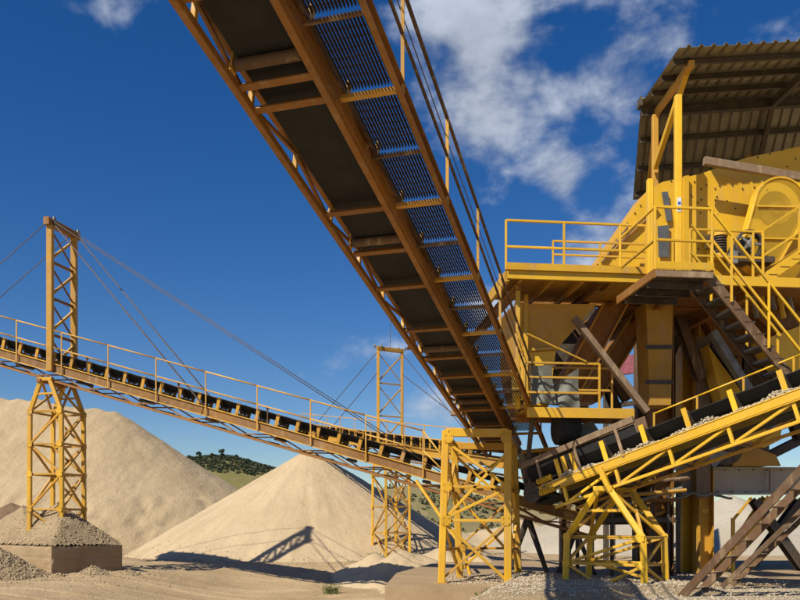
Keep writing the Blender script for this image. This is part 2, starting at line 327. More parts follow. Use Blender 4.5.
# concrete block under the mast tower, and its gravel
KC = at(65, 575, 25); KC.z = -.2; E1 = V((.6, .8, 0)); E2 = V((-.8, .6, 0)); KC = KC - E1 * .45
def rough_block(o_, a_, b_, la, lb, h, st=.07):
    vs_, fs, idx = [], [], {}; na, nb_, nh = int(la / st), int(lb / st), int(h / st)
    def vid(i, j, k):
        if (i, j, k) not in idx:
            p = o_ + a_ * (la * i / na) + b_ * (lb * j / nb_) + Z * (h * k / nh); e = (i in (0, na)) + (j in (0, nb_)) + (k in (0, nh)); c = V((la * (.5 - i / na), lb * (.5 - j / nb_), h * (.5 - k / nh)))
            n_ = .012 * fb(p.x * 1.0, p.y + p.z * 1.7, 2.2, 3, 3) - (.010 if e == 1 and k % 5 == 0 and 0 < k < nh else 0)
            q = (a_ * math.copysign(i in (0, na), -c.x) + b_ * math.copysign(j in (0, nb_), -c.y) + Z * math.copysign(k in (0, nh), -c.z))
            chip = max(0, noise.noise(p * 3.1) - .1) * .12 + .012 if e > 1 else 0
            p = p + q.normalized() * (n_ - chip); idx[i, j, k] = len(vs_); vs_.append(p)
        return idx[i, j, k]
    for j in range(nb_):
        for k in range(nh):
            for i in (0, na): fs.append((vid(i, j, k), vid(i, j, k + 1), vid(i, j + 1, k + 1), vid(i, j + 1, k)))
        for i in range(na): fs.append((vid(i, j, nh), vid(i + 1, j, nh), vid(i + 1, j + 1, nh), vid(i, j + 1, nh)))
    for i in range(na):
        for k in range(nh):
            for j in (0, nb_): fs.append((vid(i, j, k), vid(i + 1, j, k), vid(i + 1, j, k + 1), vid(i, j, k + 1)))
    return vs_, fs
blk = rough_block(KC, E1, E2, 2.5, 7, 1.08)
tag(obj('concrete_block', blk, 'concrete'), 'tan concrete footing block under the mast tower, heaped with gravel', 'footing')
def on_block(x, y):
    q = V((x, y, 0)) - V((KC.x, KC.y, 0)); return .02 < q.dot(E1) < 2.48 and .02 < q.dot(E2) < 6.98
def mound(x, y):
    q = V((x, y, 0)) - V((KC.x, KC.y, 0)); a, b_ = q.dot(E1), q.dot(E2)
    z = cones(x, y, [(-11.45, 26.55, 2.3), (-13.2, 27.8, 2.2), (-15.5, 29.5, 2.1)], .62, 9) + .07 * fb(x, y, 1.2, 4, 4) + .03 * fb(x, y, 5, 3, 7)
    return max(.875, min(z, .89 + 1.15 * max(0, min(a, 2.5 - a, b_))))
tag(field('gravel_mound', span(-16.5, -8.4, .09), span(24.6, 31.2, .09), mound, 'gravel', keep=on_block), 'heap of gravel on top of the concrete footing block', 'gravel')
def spill(x, y): return max(-1.0, cones(x, y, [(-12.45, 23.9, 1.12), (-13.8, 24.5, 1.1), (-10.9, 23.9, .10), (-9.55, 24.9, .30), (-8.7, 25.7, .16), (-10.2, 24.0, .08)], .6, 10) + .06 * fb(x, y, 1.8, 4, 9) + .03 * fb(x, y, 6, 3, 9))
tag(field('gravel_mound', span(-15, -7, .1), span(21.8, 26.8, .1), spill, 'gravel'), 'gravel spilled on the ground before the concrete footing block', 'gravel')

# loose stones: thousands of small faceted pebbles
ICO = None
def pebbles(name, pts, sizes, mat, label=None, parent=None):
    base = np.array([(0, 0, 1), (.894, 0, .447), (.276, .85, .447), (-.724, .526, .447), (-.724, -.526, .447), (.276, -.85, .447),
                     (.724, .526, -.447), (-.276, .85, -.447), (-.894, 0, -.447), (-.276, -.85, -.447), (.724, -.526, -.447), (0, 0, -1)])
    tri = np.array([(0, 1, 2), (0, 2, 3), (0, 3, 4), (0, 4, 5), (0, 5, 1), (1, 6, 2), (2, 7, 3), (3, 8, 4), (4, 9, 5), (5, 10, 1), (6, 7, 2), (7, 8, 3), (8, 9, 4), (9, 10, 5), (10, 6, 1), (11, 7, 6), (11, 8, 7), (11, 9, 8), (11, 10, 9), (11, 6, 10)])
    n = len(pts); pts = np.array(pts); sizes = np.array(sizes)
    v = base[None] * (1 + rng.uniform(-.28, .28, (n, 12, 1))) * rng.uniform(.65, 1.25, (n, 1, 3)) * sizes[:, None, None]
    a = rng.uniform(0, 6.28, n); c, s = np.cos(a)[:, None], np.sin(a)[:, None]
    x = v[..., 0] * c - v[..., 1] * s; y = v[..., 0] * s + v[..., 1] * c; v = np.stack([x, y, v[..., 2] * .75], -1) + pts[:, None]
    f = (tri[None] + (np.arange(n) * 12)[:, None, None]).reshape(-1, 3)
    v = v.reshape(-1, 3); c0 = V((v.min(0) + v.max(0)) / 2); v = v - np.array(c0)
    me = bpy.data.meshes.new(name); me.vertices.add(len(v)); me.vertices.foreach_set('co', v.ravel().astype(np.float32))
    me.loops.add(f.size); me.loops.foreach_set('vertex_index', f.ravel().astype(np.int32)); me.polygons.add(len(f))
    me.polygons.foreach_set('loop_start', (np.arange(len(f)) * 3).astype(np.int32)); me.update(calc_edges=True); me.materials.append(M[mat])
    o = bpy.data.objects.new(name, me); COL.objects.link(o); o['kind'] = 'stuff'; WL[o] = c0
    if parent is not None: o.parent = parent; o.location = c0 - WL[parent]
    else:
        o.location = c0
        if label: o['label'] = label; o['category'] = 'stones'
    return o
def top_z(x, y):
    z = ground_z(x, y)
    if on_block(x, y): z = max(z, mound(x, y))
    if -15 < x < -7 and 21.8 < y < 26.8: z = max(z, spill(x, y))
    if .6 < x < 8.6 and 14.6 < y < 22.8: z = max(z, bed(x, y))
    if x > 4.4 and 15.4 < y < 19.2: z = max(z, .13)
    if x > -.2 and y > 18.6: z = max(z, .18)
    return z
pts, szs = [], []
for k in range(9000):
    x, y = random.gauss(-11.2, 1.6), random.gauss(24.6, 1.5)
    if spill(x, y) < ground_z(x, y) + .01 and random.random() > .12 and y < 26: continue
    pts.append((x, y, top_z(x, y) + .008)); szs.append(random.choice((.012, .016, .02, .028, .038)))
pebbles('loose_stones', pts, szs, 'pebble', 'small tan stones littering the gravel by the concrete footing block')
pts, szs = [], []
for k in range(16000):
    x, y = random.uniform(1.2, 9.5), random.uniform(15.2, 22.5)
    if bed(x, y) < .16 and random.random() > .3: continue
    pts.append((x, y, top_z(x, y) + .004)); szs.append(random.choice((.01, .013, .017, .024, .034)))
pebbles('loose_stones', pts, szs, 'pale_stone', 'pale crushed stones strewn over the slab below the plant')
pts, szs = [], []
for k in range(1500):
    x, y = random.uniform(-12, 1), 16.5 + 14 * random.random() ** 1.3
    pts.append((x, y, ground_z(x, y) + .004)); szs.append(random.choice((.012, .015, .02, .028)))
pebbles('loose_stones', pts, szs, 'pebble', 'scattered pebbles on the bare track before the conical pile')

pts, szs = [], []
for k in range(1500):
    a = random.uniform(3.3, 6.1); d_ = random.gauss(9.4, .6); x, y = -4.72 + d_ * math.cos(a), 41.5 + d_ * math.sin(a)
    z = max(ground_z(x, y), pile_main(x, y)); pts.append((x, y, z + .01)); szs.append(random.choice((.01, .014, .02, .026, .036)))
pebbles('loose_stones', pts, szs, 'pebble', 'coarse pebbles rolled down to the foot of the conical pile')
# ------------------------------------------------------------------ vegetation
def leaf_clump(cs, rs, nper, size):
    vs_, fs = [], []
    for c, r in zip(cs, rs):
        for _ in range(nper):
            q = V((random.gauss(0, 1), random.gauss(0, 1), random.gauss(0, 1))).normalized() * r * random.uniform(.45, 1.05); q.z *= .85; p = V(c) + q
            a = V((random.gauss(0, 1), random.gauss(0, 1), random.gauss(0, 1))).normalized(); b_ = a.orthogonal().normalized(); s = size * random.uniform(.6, 1.4)
            k = len(vs_); vs_ += [p - a * s, p + b_ * s * .6, p + a * s, p - b_ * s * .6]; fs.append((k, k + 1, k + 2, k + 3))
    return vs_, fs
def tree(x, y, z, h, w, mat, label):
    t_ = thing('tree', label, 'tree', (x, y, z), 'trees on the far ridge')
    k = [(0, 0), (.3, .25), (-.3, .3), (.1, .55), (-.15, .7), (.05, .9)]
    tr_ = join(prism(pipe(h * .035, 6), (x, y, z - .5), (x, y, z + h * .55)), prism(pipe(h * .02, 5), (x, y, z + h * .3), (x + w * .3, y, z + h * .6)), prism(pipe(h * .02, 5), (x, y, z + h * .35), (x - w * .28, y + .2, z + h * .65)))
    obj('trunk', tr_, 'timber', t_)
    cs = [(x + random.uniform(-.5, .5) * w, y + random.uniform(-.5, .5) * w, z + h * random.uniform(.35, .92)) for _ in range(7)] + [(x, y, z + h * .88)]
    obj('crown', leaf_clump(cs, [w * random.uniform(.25, .42) for _ in cs], 60, w * .11), mat, t_)
for (px, h, w, lab) in [(199, 4.6, 3.0, 'small round dark tree on the far green ridge'), (223, 5.6, 3.6, 'tallest dark tree on the far green ridge'),
                        (236, 3.6, 2.6, 'low dark tree right of the tallest on the far ridge'), (189, 2.6, 3.4, 'squat dark tree at the edge of the gullied heap'), (212, 2.6, 3.4, 'squat dark tree between the two taller ridge trees'),
                        (247, 2.4, 3.6, 'squat dark tree near the conical pile on the far ridge')]:
    x = (px - 400) * 262 / 800; tree(x, 262, h_left(x, 262) - .3, h * .5, w * .5, 'leaf_dark', lab)
cs, rs = [], []
for _ in range(2200):
    x = random.uniform(-84, -20); y = random.uniform(247, 276); z = h_left(x, y)
    if random.random() < .985 and z < 15.8 + 2.2 * fb(x, y, .05, 2, 4): continue
    cs.append((x, y, z + .2)); rs.append(random.uniform(.4, .8))
o = obj('far_wood', leaf_clump(cs, rs, 20, .26), 'leaf_dark', None, 'stuff'); tag(o, 'dark green scrub covering the far ridge', 'scrub')
cs, rs = [], []
for _ in range(520):
    x = random.uniform(-4, 40); y = random.uniform(84, 112); z = h_right(x, y)
    if z < .4: continue
    cs.append((x, y, z + .15)); rs.append(random.uniform(.15, .5))
o = obj('scrub', leaf_clump(cs, rs, 30, .2), 'leaf_olive', None, 'stuff'); tag(o, 'olive green scrub on the slope behind the trestle', 'scrub')
def tuft(x, y, z, n, h, label):
    vs_, fs = [], []
    for _ in range(n):
        p = V((x + random.gauss(0, .12), y + random.gauss(0, .1), z - .02)); hh = h * random.uniform(.5, 1.1); w = .012
        q = p + V((random.gauss(0, .35) * hh, random.gauss(0, .3) * hh, hh)); mid = (p + q) / 2 + V((0, 0, hh * .1)); k = len(vs_)
        vs_ += [p - V((w, 0, 0)), p + V((w, 0, 0)), mid + V((w * .8, 0, 0)), mid - V((w * .8, 0, 0)), q]; fs += [(k, k + 1, k + 2, k + 3), (k + 3, k + 2, k + 4)]
        for s in (.5, .75):
            c = p.lerp(q, s); a = V((random.gauss(0, 1), random.gauss(0, 1), .5)).normalized() * .05; bb = a.orthogonal().normalized() * .02; k = len(vs_); vs_ += [c, c + a * .5 + bb, c + a, c + a * .5 - bb]; fs.append((k, k + 1, k + 2, k + 3))
    tag(obj('weed_tuft', (vs_, fs), 'grass', None, 'stuff', base=True), label, 'weed')
tuft(-2.2, 25.8, ground_z(-2.2, 25.8), 60, .34, 'low weed tuft on the track before the conical pile')
tuft(2.05, 18.15, 0.0, 60, .16, 'small green weed at the front edge of the slab')
tuft(-.95, 30.9, lumps(-.95, 30.9), 60, .32, 'green weed beside the foot of the far tower')
tuft(.3, 31.4, lumps(.3, 31.4), 50, .3, 'green weed under the far tower')

# ------------------------------------------------------------------ conveyor frame and shared pieces
class Fr:
    def __init__(s, O, d, side): s.O, s.d = V(O), V(d).normalized(); s.s = V(side).normalized(); s.n = s.d.cross(s.s); s.n = s.n if s.n.z > 0 else -s.n
    def p(s, t, a, h): return s.O + s.d * t + s.s * a + s.n * h
    def axes(s): return (s.s, s.d, s.n)
def trough(F, t0, t1, a0, a1, h, wing, th, mat, parent, name='belt', seg=10):
    w = a1 - a0; sec = [(a0, h + wing), (a0 + w * .27, h), (a0 + w * .73, h), (a1, h + wing)]; vs_, fs = [], []
    for i in range(seg + 1):
        t_ = t0 + (t1 - t0) * i / seg; sag = -.012 * (i % 2)
        vs_ += [F.p(t_, a, hh + sag) for a, hh in sec] + [F.p(t_, a, hh - th + sag) for a, hh in reversed(sec)]
    for i in range(seg):
        for j in range(8): fs.append((i * 8 + j, i * 8 + (j + 1) % 8, (i + 1) * 8 + (j + 1) % 8, (i + 1) * 8 + j))
    fs += [tuple(range(8))[::-1], tuple(range(seg * 8, seg * 8 + 8))]
    return obj(name, (vs_, fs), mat, parent)
def idlers(F, parent, ts, a0, a1, h0, h, wing, mat, brk=None):
    w = a1 - a0; c = F.p(0, (a0 + a1) / 2, h0); B = lambda a, hh, t_=0: F.p(t_, a, hh) - c
    br = join(prism(ang(.06), B(a0 - .05, h0), B(a1 + .05, h0), F.n), *[prism(box(.035, .11), B(a, h0), B(a + sg * .03, h + wing + .03), F.d) for a, sg in ((a0 - .02, -1), (a1 + .02, 1))],
              *[prism(box(.025, .06), B(a0 + w * f, h0), B(a0 + w * f, h - .02), F.d) for f in (.3, .7)])
    mb = make_mesh('idler', br[0], br[1], mat); rl = []
    for (q0, q1) in (((a0 + .01, h + wing - .05), (a0 + w * .28, h - .06)), ((a0 + w * .3, h - .06), (a0 + w * .7, h - .06)), ((a0 + w * .72, h - .06), (a1 - .01, h + wing - .05))):
        A_, B_ = B(*q0, .02), B(*q1, .02); m_ = (A_ + B_) / 2; g = cyl(A_ - m_, B_ - m_, .05, 10); rl.append((make_mesh('roller', g[0], g[1], 'dark_steel'), m_))
    for t_ in ts:
        o = inst('idler', mb, parent, c + F.d * t_)
        for me, m_ in rl: inst('roller', me, o, c + F.d * t_ + m_)
def leg2(parent, pts, prof, mat, name='leg', up=V((0, 1, 0))): return obj(name, join(*[prism(prof, pts[i], pts[i + 1] + (pts[i + 1] - pts[i]).normalized() * .01, up) for i in range(len(pts) - 1)]), mat, parent)
def lerp(a, b, f): return V(a).lerp(V(b), f)
def rails(parent, base, h, mids, prof, mat, rmat=None, skip_posts=(), name='rail'):
    for i, q in enumerate(base):
        if i in skip_posts: continue
        bar(parent, 'railing_post', q, V(q) + Z * h, prof, mat)
    for i in range(len(base) - 1):
        for hh in [h] + list(mids): bar(parent, name, V(base[i]) + Z * hh, V(base[i + 1]) + Z * hh, prof, rmat or mat)
def a_tower(parent, F, t0, half, aN, aF, zb, zs, zt_, mat, leg=.12, top=.13, rungs=(.33, .66), bmat=None):
    """four-legged trestle with an A-shaped head on each side of a conveyor"""
    bmat = bmat or mat; hd = V((F.d.x, F.d.y, 0)).normalized(); X = {}
    for a in (aN, aF):
        c = F.p(t0, a, 0); tz = zt_ + (a - aN) * 0
        for sg in (-1, 1):
            b0 = c + hd * half * sg; b1 = c + hd * half * .96 * sg; b2 = c + hd * top * sg
            X[a, sg] = [V((b0.x, b0.y, zb)), V((b1.x, b1.y, zs)), V((b2.x, b2.y, tz))]
            leg2(parent, X[a, sg], box(leg, leg), mat)
        bar(parent, 'head_plate', X[a, -1][2] - hd * .1, X[a, 1][2] + hd * .1, box(leg * 1.1, leg * .9), mat)
    def pt(k, f): A_ = X[k]; return lerp(A_[0], A_[1], f)
    b = box(leg * .5, leg * .5); fl = [0.0 + r for r in rungs] + [1.0]
    faces = [((aN, -1), (aN, 1)), ((aF, -1), (aF, 1)), ((aN, -1), (aF, -1)), ((aN, 1), (aF, 1))]
    for fi, (k0, k1) in enumerate(faces):
        for f in fl: bar(parent, 'strut', pt(k0, f), pt(k1, f), b, bmat)
        lv = [0.02] + fl
        for i in range(len(lv) - 1):
            if fi == 0 and i == 0 and len(rungs) == 1:
                bar(parent, 'brace', pt(k0, lv[1]), lerp(pt(k0, 0.02), pt(k1, 0.02), .45), b, bmat); bar(parent, 'brace', pt(k1, lv[1]), lerp(pt(k0, 0.02), pt(k1, 0.02), .5), b, bmat); continue
            (p, q) = (k0, k1) if i % 2 else (k1, k0)
            bar(parent, 'brace', pt(p, lv[i]), pt(q, lv[i + 1]), b, bmat)
            if fi % 2 and len(rungs) > 1: bar(parent, 'brace', pt(q, lv[i]), pt(p, lv[i + 1]), b, bmat)
    for f in fl:
        for a, sgn in ((aN, -1), (aF, 1)):
            for sg in (-1, 1): gusset(parent, pt((a, sg), f) + F.s * sgn * (leg * .5 + .004) - hd * sg * leg * .3, F.s * sgn, leg * 1.5, mat)
    for k in X: bar(parent, 'foot_plate', X[k][0] - Z * .015, X[k][0] + Z * .015, box(leg * 1.9, leg * 1.9), bmat, V((0, 1, 0)))
    for a in (aN, aF):
        bar(parent, 'strut', lerp(X[a, -1][1], X[a, -1][2], .55), lerp(X[a, 1][1], X[a, 1][2], .55), b, bmat)
    bar(parent, 'brace', X[aN, -1][1], lerp(X[aN, 1][1], X[aN, 1][2], .02), b, bmat)
    for sg in (-1, 1): bar(parent, 'brace', X[aN, sg][1], X[aF, sg][2], b, bmat); bar(parent, 'brace', X[aF, sg][1], X[aN, sg][2], b, bmat)
    return X
GUS = {}
def gusset(parent, p, nrm, size, mat):
    nrm = V((nrm.x, nrm.y, 0)).normalized(); key = (round(nrm.x, 2), round(nrm.y, 2), size, mat)
    if key not in GUS:
        e = Z.cross(nrm); h = size / 2; c_ = size * .2
        pl_ = [e * a + Z * b_ for a, b_ in ((-h + c_, -h), (h - c_, -h), (h, -h + c_), (h, h - c_), (h - c_, h), (-h + c_, h), (-h, h - c_), (-h, -h + c_))]
        g = join(extr(pl_, nrm * .012), *[prism(pipe(.014, 6), e * a * h * .55 + Z * b_ * h * .55, e * a * h * .55 + Z * b_ * h * .55 + nrm * .03) for a in (-1, 1) for b_ in (-1, 1)])
        GUS[key] = make_mesh('gusset_plate', g[0], g[1], mat)
    return inst('gusset_plate', GUS[key], parent, p)
def mast(parent, P0, P1, z0, z1, mat, leg=.17, n=4, bmat=None, ov=.2):
    A0, B0 = V((P0.x, P0.y, z0)), V((P1.x, P1.y, z0)); A1, B1 = V((P0.x, P0.y, z1)), V((P1.x, P1.y, z1)); b = box(leg * .42, leg * .42); bmat = bmat or mat
    bar(parent, 'mast_leg', A0, A1, box(leg, leg), mat, V((0, 1, 0))); bar(parent, 'mast_leg', B0, B1, box(leg, leg), mat, V((0, 1, 0)))
    e = (B1 - A1).normalized(); bar(parent, 'head_beam', A1 - e * ov + Z * .1, B1 + e * ov + Z * .1, box(leg * 1.1, leg * 1.3), bmat)
    for i in range(n):
        f0, f1 = i / n, (i + 1) / n; q = .2
        bar(parent, 'brace', lerp(A0, A1, f0 + .02), lerp(B0, B1, f1 - .02), b, mat)
        bar(parent, 'brace', lerp(B0, B1, f0 + .02), lerp(A0, A1, f1 - .02), box(leg * .25, leg * .25), bmat)
        bar(parent, 'strut', lerp(A0, A1, f0 + .005), lerp(B0, B1, f0 + .005), b, bmat)
    for P_ in (A1, B1):
        for k in (-.14, .14):
            obj('shackle', lathe(P_ + Z * .22 + V((k, 0, -.02)), V((1, 0, 0)), [(-.04, .03), (-.02, .09), (.02, .09), (.04, .03)], 12), 'grey_steel', parent)
    return A1 + Z * .2, B1 + Z * .2

# ------------------------------------------------------------------ conveyor from the trestle up to the mast tower
A1_, B1_ = at(60, 365, 26), at(424, 468, 23)
F1 = Fr(A1_, B1_ - A1_, V((.248, .969, 0))); L1 = (B1_ - A1_).length; T0, T1 = -5.6, L1 + 5.0
c1 = thing('belt_conveyor', 'long inclined belt conveyor with handrail, carried by the tall cable-stayed mast', 'conveyor', (F1.p(T1, .5, -.5).x, F1.p(T1, .5, -.5).y, F1.p(T1, .5, -.6).z))
cuts = [T0, T0 + 5.5, T0 + 11, T0 + 16.5, T1]
for i in range(4):
    for a, sgn in ((0, 1), (1.0, -1)):
        o = bar(c1, 'side_channel', F1.p(cuts[i] + .01, a, -.15), F1.p(cuts[i + 1] - .01, a, -.15), chan(.10, .30, .03, sgn), 'yellow', F1.n)
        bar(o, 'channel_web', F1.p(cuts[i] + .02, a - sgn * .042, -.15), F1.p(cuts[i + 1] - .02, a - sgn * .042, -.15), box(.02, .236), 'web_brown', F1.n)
    for a in (.04, .96): bar(c1, 'bottom_chord', F1.p(cuts[i], a, -.56), F1.p(cuts[i + 1], a, -.56), box(.06, .07), 'yellow_rust_shade', F1.n)
t_ = T0; k = 0
while t_ < T1 - .9:
    for a in (.04, .96):
        h0, h1 = ((-.30, -.54), (-.54, -.30))[k % 2]; bar(c1, 'lattice_brace', F1.p(t_, a, h0), F1.p(t_ + .95, a, h1), box(.04, .04), 'yellow_rust_shade', F1.n)
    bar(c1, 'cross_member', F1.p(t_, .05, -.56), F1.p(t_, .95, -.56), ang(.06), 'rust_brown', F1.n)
    t_ += .95; k += 1
trough(F1, T0 + .2, T1 - .3, .13, .87, .19, .17, .02, 'rubber', c1, seg=64)
bl = obj('return_belt', extr([F1.p(T0 + .2, .13, -.30), F1.p(T1 - .3, .13, -.30), F1.p(T1 - .3, .87, -.30), F1.p(T0 + .2, .87, -.30)], F1.n * .018), 'rubber', c1)
idlers(F1, c1, [T0 + .5 + .68 * i for i in range(int((T1 - T0 - 1.2) / .68))], .11, .89, 0, .18, .16, 'yellow_worn')
for tt in (T0 + .25, T1 - .3): obj('pulley', cyl(F1.p(tt, .1, -.05), F1.p(tt, .9, -.05), .2), 'dark_steel', c1)
for i in range(9): obj('return_roller', cyl(F1.p(T0 + 1.5 + 2.4 * i, .1, -.37), F1.p(T0 + 1.5 + 2.4 * i, .9, -.37), .05, 10), 'dark_steel', c1)
RP = [L1 - 1.78 * i for i in range(0, 11)]
pb = [F1.p(t_, -.13, 0) - Z * .28 for t_ in RP]
for q in pb: bar(c1, 'railing_post', q, q + Z * 1.36, box(.04, .04), 'bright_post')
for hh in (1.34, .78):
    for i in range(len(pb) - 1): bar(c1, 'handrail', pb[i] + Z * hh, pb[i + 1] + Z * hh, pipe(.024), 'bright_post', smooth=True)
q0 = pb[0] + Z * 1.34; q1 = F1.p(L1 + 1.0, -.13, .06)
bar(c1, 'handrail', q0, q1, pipe(.024), 'yellow', smooth=True); bar(c1, 'handrail', pb[0] + Z * .78, F1.p(L1 + .7, -.13, .02), pipe(.02), 'yellow', smooth=True)
bar(c1, 'support_strut', F1.p(L1 - .1, -.1, -.4), V((1.75, 22.3, .9)), box(.08, .08), 'yellow'); bar(c1, 'support_strut', V((1.75, 22.3, .9)), V((1.95, 22.2, .18)), box(.08, .08), 'yellow')
for t_ in (1.1, 4.5, 7.6):                                     # pull-cord switches: small upright pegs by the belt
    q = F1.p(t_, -.06, 0); bar(c1, 'switch_peg', q, q + Z * .42, box(.03, .03), 'rust_brown'); obj('switch_head', hull_box(q + Z * .46, .06, .06, .12), 'dark_steel', c1)
# dark A-legs under its tail
for t_, w in ((L1 + 3.2, .55), (L1 + 4.6, .5)):
    for a in (.1, .9):
        q = F1.p(t_, a, -.56)
        for sg in (-1, 1): bar(c1, 'tail_leg', q, V((q.x + sg * w, q.y + (a - .5) * .5, .18)), box(.1, .1), 'timber')

# mast tower
bt = F1.p(-.6, .5, 0)
mt = thing('mast_tower', 'yellow lattice tower with cable-stayed mast, standing on the concrete footing block', 'tower', (bt.x, bt.y, .88))
a_tower(mt, F1, -.55, .62, -.02, 1.12, 1.15, 5.25, F1.p(-.55, .5, -.62).z, 'yellow', .13, .16, (.22, .5, .74), 'yellow_worn')
bar(mt, 'cross_beam', F1.p(-.55, -.15, -.66), F1.p(-.55, 1.25, -.66), box(.16, .1), 'yellow_rust_shade')
TA, TB = mast(mt, F1.p(-.28, -.13, 0), F1.p(-.28, 1.08, 0), F1.p(-.28, 0, -.3).z, 11.25, 'yellow_worn', .19, 4, 'yellow_rust_shade')
for P_, a in ((TA, -.1), (TB, 1.1)):
    for tt, h in ((T0 + .3, 0), (5.4, .02), (L1 + .5, .02)):
        bar(mt, 'stay_cable', P_, F1.p(tt, a, h), pipe(.014, 6), 'cable', smooth=True)
    bar(mt, 'stay_strap', lerp(P_, F1.p(5.4, a, 0), .02), lerp(P_, F1.p(5.4, a, 0), .99), box(.025, .035), 'cable')

# ------------------------------------------------------------------ far conveyor and its tower
A4, B4 = at(303, 431, 41.3), at(487, 457, 27.6)
F4 = Fr(A4, B4 - A4, V((.5, .86, 0))); F4.s = V((-F4.d.y, F4.d.x, 0)).normalized(); F4.n = F4.d.cross(F4.s); L4 = (B4 - A4).length
c4 = thing('belt_conveyor', 'far belt conveyor with thin handrail behind the long inclined one', 'conveyor', F4.p(L4, .5, -.6))
for a in (0, 1.0): bar(c4, 'side_channel', F4.p(-.2, a, -.15), F4.p(L4 + 1, a, -.15), chan(.1, .3, .03, 1 if a < .5 else -1), 'yellow_worn', F4.n)
for a in (.04, .96): bar(c4, 'bottom_chord', F4.p(-.2, a, -.62), F4.p(L4 + 1, a, -.62), box(.07, .07), 'yellow_rust_shade', F4.n)
for i in range(int(L4 / .95)):
    for a in (.04, .96): bar(c4, 'lattice_brace', F4.p(.95 * i, a, (-.3, -.6)[i % 2]), F4.p(.95 * i + .95, a, (-.6, -.3)[i % 2]), box(.04, .04), 'yellow_rust_shade', F4.n)
trough(F4, -.2, L4 + .8, .13, .87, .2, .17, .02, 'rubber', c4, seg=20)
plate(c4, 'return_belt', [F4.p(-.2, .13, -.3), F4.p(L4 + .8, .13, -.3), F4.p(L4 + .8, .87, -.3), F4.p(-.2, .87, -.3)], F4.n * .018, 'rubber')
idlers(F4, c4, [.3 + .7 * i for i in range(int(L4 / .7))], .11, .89, 0, .18, .16, 'yellow_worn')
pb = [F4.p(.1 + 1.5 * i, -.1, 0) - Z * .1 for i in range(int(L4 / 1.5) + 1)]; rails(c4, pb, 1.0, (.5,), box(.035, .035), 'bright_post', name='handrail')
obj('pulley', cyl(F4.p(-.15, .1, -.05), F4.p(-.15, .9, -.05), .2), 'dark_steel', c4)
tm = (at(373, 442, 34) - A4).dot(F4.d)
q = F4.p(tm, .5, 0); ft = thing('mast_tower', 'slim far lattice tower rising from the broken sand mound', 'tower', (q.x, q.y, .1))
a_tower(ft, F4, tm, .6, -.05, 1.1, .1, 3.6, F4.p(tm, .5, -.66).z, 'yellow', .11, .4, (.3, .62), 'yellow_worn')
TA, TB = mast(ft, F4.p(tm, -.1, 0), F4.p(tm, 1.08, 0), F4.p(tm, 0, -.3).z, at(384, 350, 34).z, 'yellow_worn', .13, 3, 'yellow_worn', .05)
for tt, P_ in ((.8, TA), (L4, TB)):
    for a in (0, 1): bar(ft, 'stay_cable', P_ - Z * (.2 + .9 * a), F4.p(tt, a, 0), pipe(.016, 6), 'cable', smooth=True)
bar(ft, 'antenna', lerp(TA, TB, .5), lerp(TA, TB, .5) + Z * 1.6, pipe(.012, 6), 'cable')

# ------------------------------------------------------------------ overhead conveyor running out over the yard
D2 = V((-.3, -1, .2)).normalized(); S2 = V((.958, -.287, 0)).normalized()
F2 = Fr(at(446, 396, 18.3), D2, S2); kY = -D2.y
def tD(d): return (18.3 - d) / kY
U0, U1 = tD(23.2), tD(3.2)
c2 = thing('belt_conveyor', 'overhead belt conveyor seen from below, with grating walkway and handrail', 'conveyor', F2.p(U0, .85, 0))
segs = [U0, tD(17.2), tD(13.2), tD(9.2), U1]
HT = .34
for i in range(4):
    for a in (0, .95):
        bar(c2, 'bottom_chord', F2.p(segs[i], a, 0), F2.p(segs[i + 1], a, 0), box(.085, .10), 'yellow_rust_shade', F2.n)
        bar(c2, 'top_chord', F2.p(segs[i], a, HT), F2.p(segs[i + 1], a, HT), box(.085, .10), 'yellow_rust_shade', F2.n)
    bar(c2, 'walkway_beam', F2.p(segs[i], 1.02, .08), F2.p(segs[i + 1], 1.02, .08), chan(.05, .14, .012, 1), 'yellow_rust_shade', F2.n)
    bar(c2, 'walkway_beam', F2.p(segs[i], 1.70, .10), F2.p(segs[i + 1], 1.70, .10), chan(.07, .17, .014, -1), 'yellow_rust_shade', F2.n)
CB = [3.9, 4.6, 5.4, 6.2, 7.0, 7.7, 8.85, 9.2, 11.25, 12.3, 13.4, 15.0, 16.3, 17.3, 18.3, 19.4, 20.6, 21.8, 22.8]
for d in CB: bar(c2, 'cross_member', F2.p(tD(d), .02, .0), F2.p(tD(d), .93, .0), ang(.10, .014, 1, 1), 'yellow_rust_shade', F2.n)
t_ = U0 + .1; k = 0
while t_ < U1 - 1:
    for a in (0, .95):
        bar(c2, 'truss_post', F2.p(t_, a, .04), F2.p(t_, a, HT - .04), box(.06, .06), 'yellow_worn', F2.d)
        bar(c2, 'truss_brace', F2.p(t_, a, (.05, HT - .05)[k % 2]), F2.p(t_ + 1.24, a, (HT - .05, .05)[k % 2]), box(.045, .045), 'yellow_rust_shade', F2.n)
    t_ += 1.24; k += 1
plate(c2, 'return_belt', [F2.p(U0 + .2, .12, .17), F2.p(U1, .12, .17), F2.p(U1, .83, .17), F2.p(U0 + .2, .83, .17)], F2.n * .02, 'rubber')
trough(F2, U0 + .2, U1, .1, .85, HT + .2, .16, .02, 'rubber', c2, seg=30)
for a in (.07, .88):
    plate(c2, 'deck_plate', [F2.p(U0, a - .02, HT - .02), F2.p(U1, a - .02, HT - .02), F2.p(U1, a + .02, HT - .02), F2.p(U0, a + .02, HT - .02)], F2.n * .012, 'yellow_rust_shade')
idlers(F2, c2, [U0 + .5 + 1.15 * i for i in range(int((U1 - U0 - 1) / 1.15))], .1, .85, HT + .04, HT + .2, .15, 'yellow_worn')
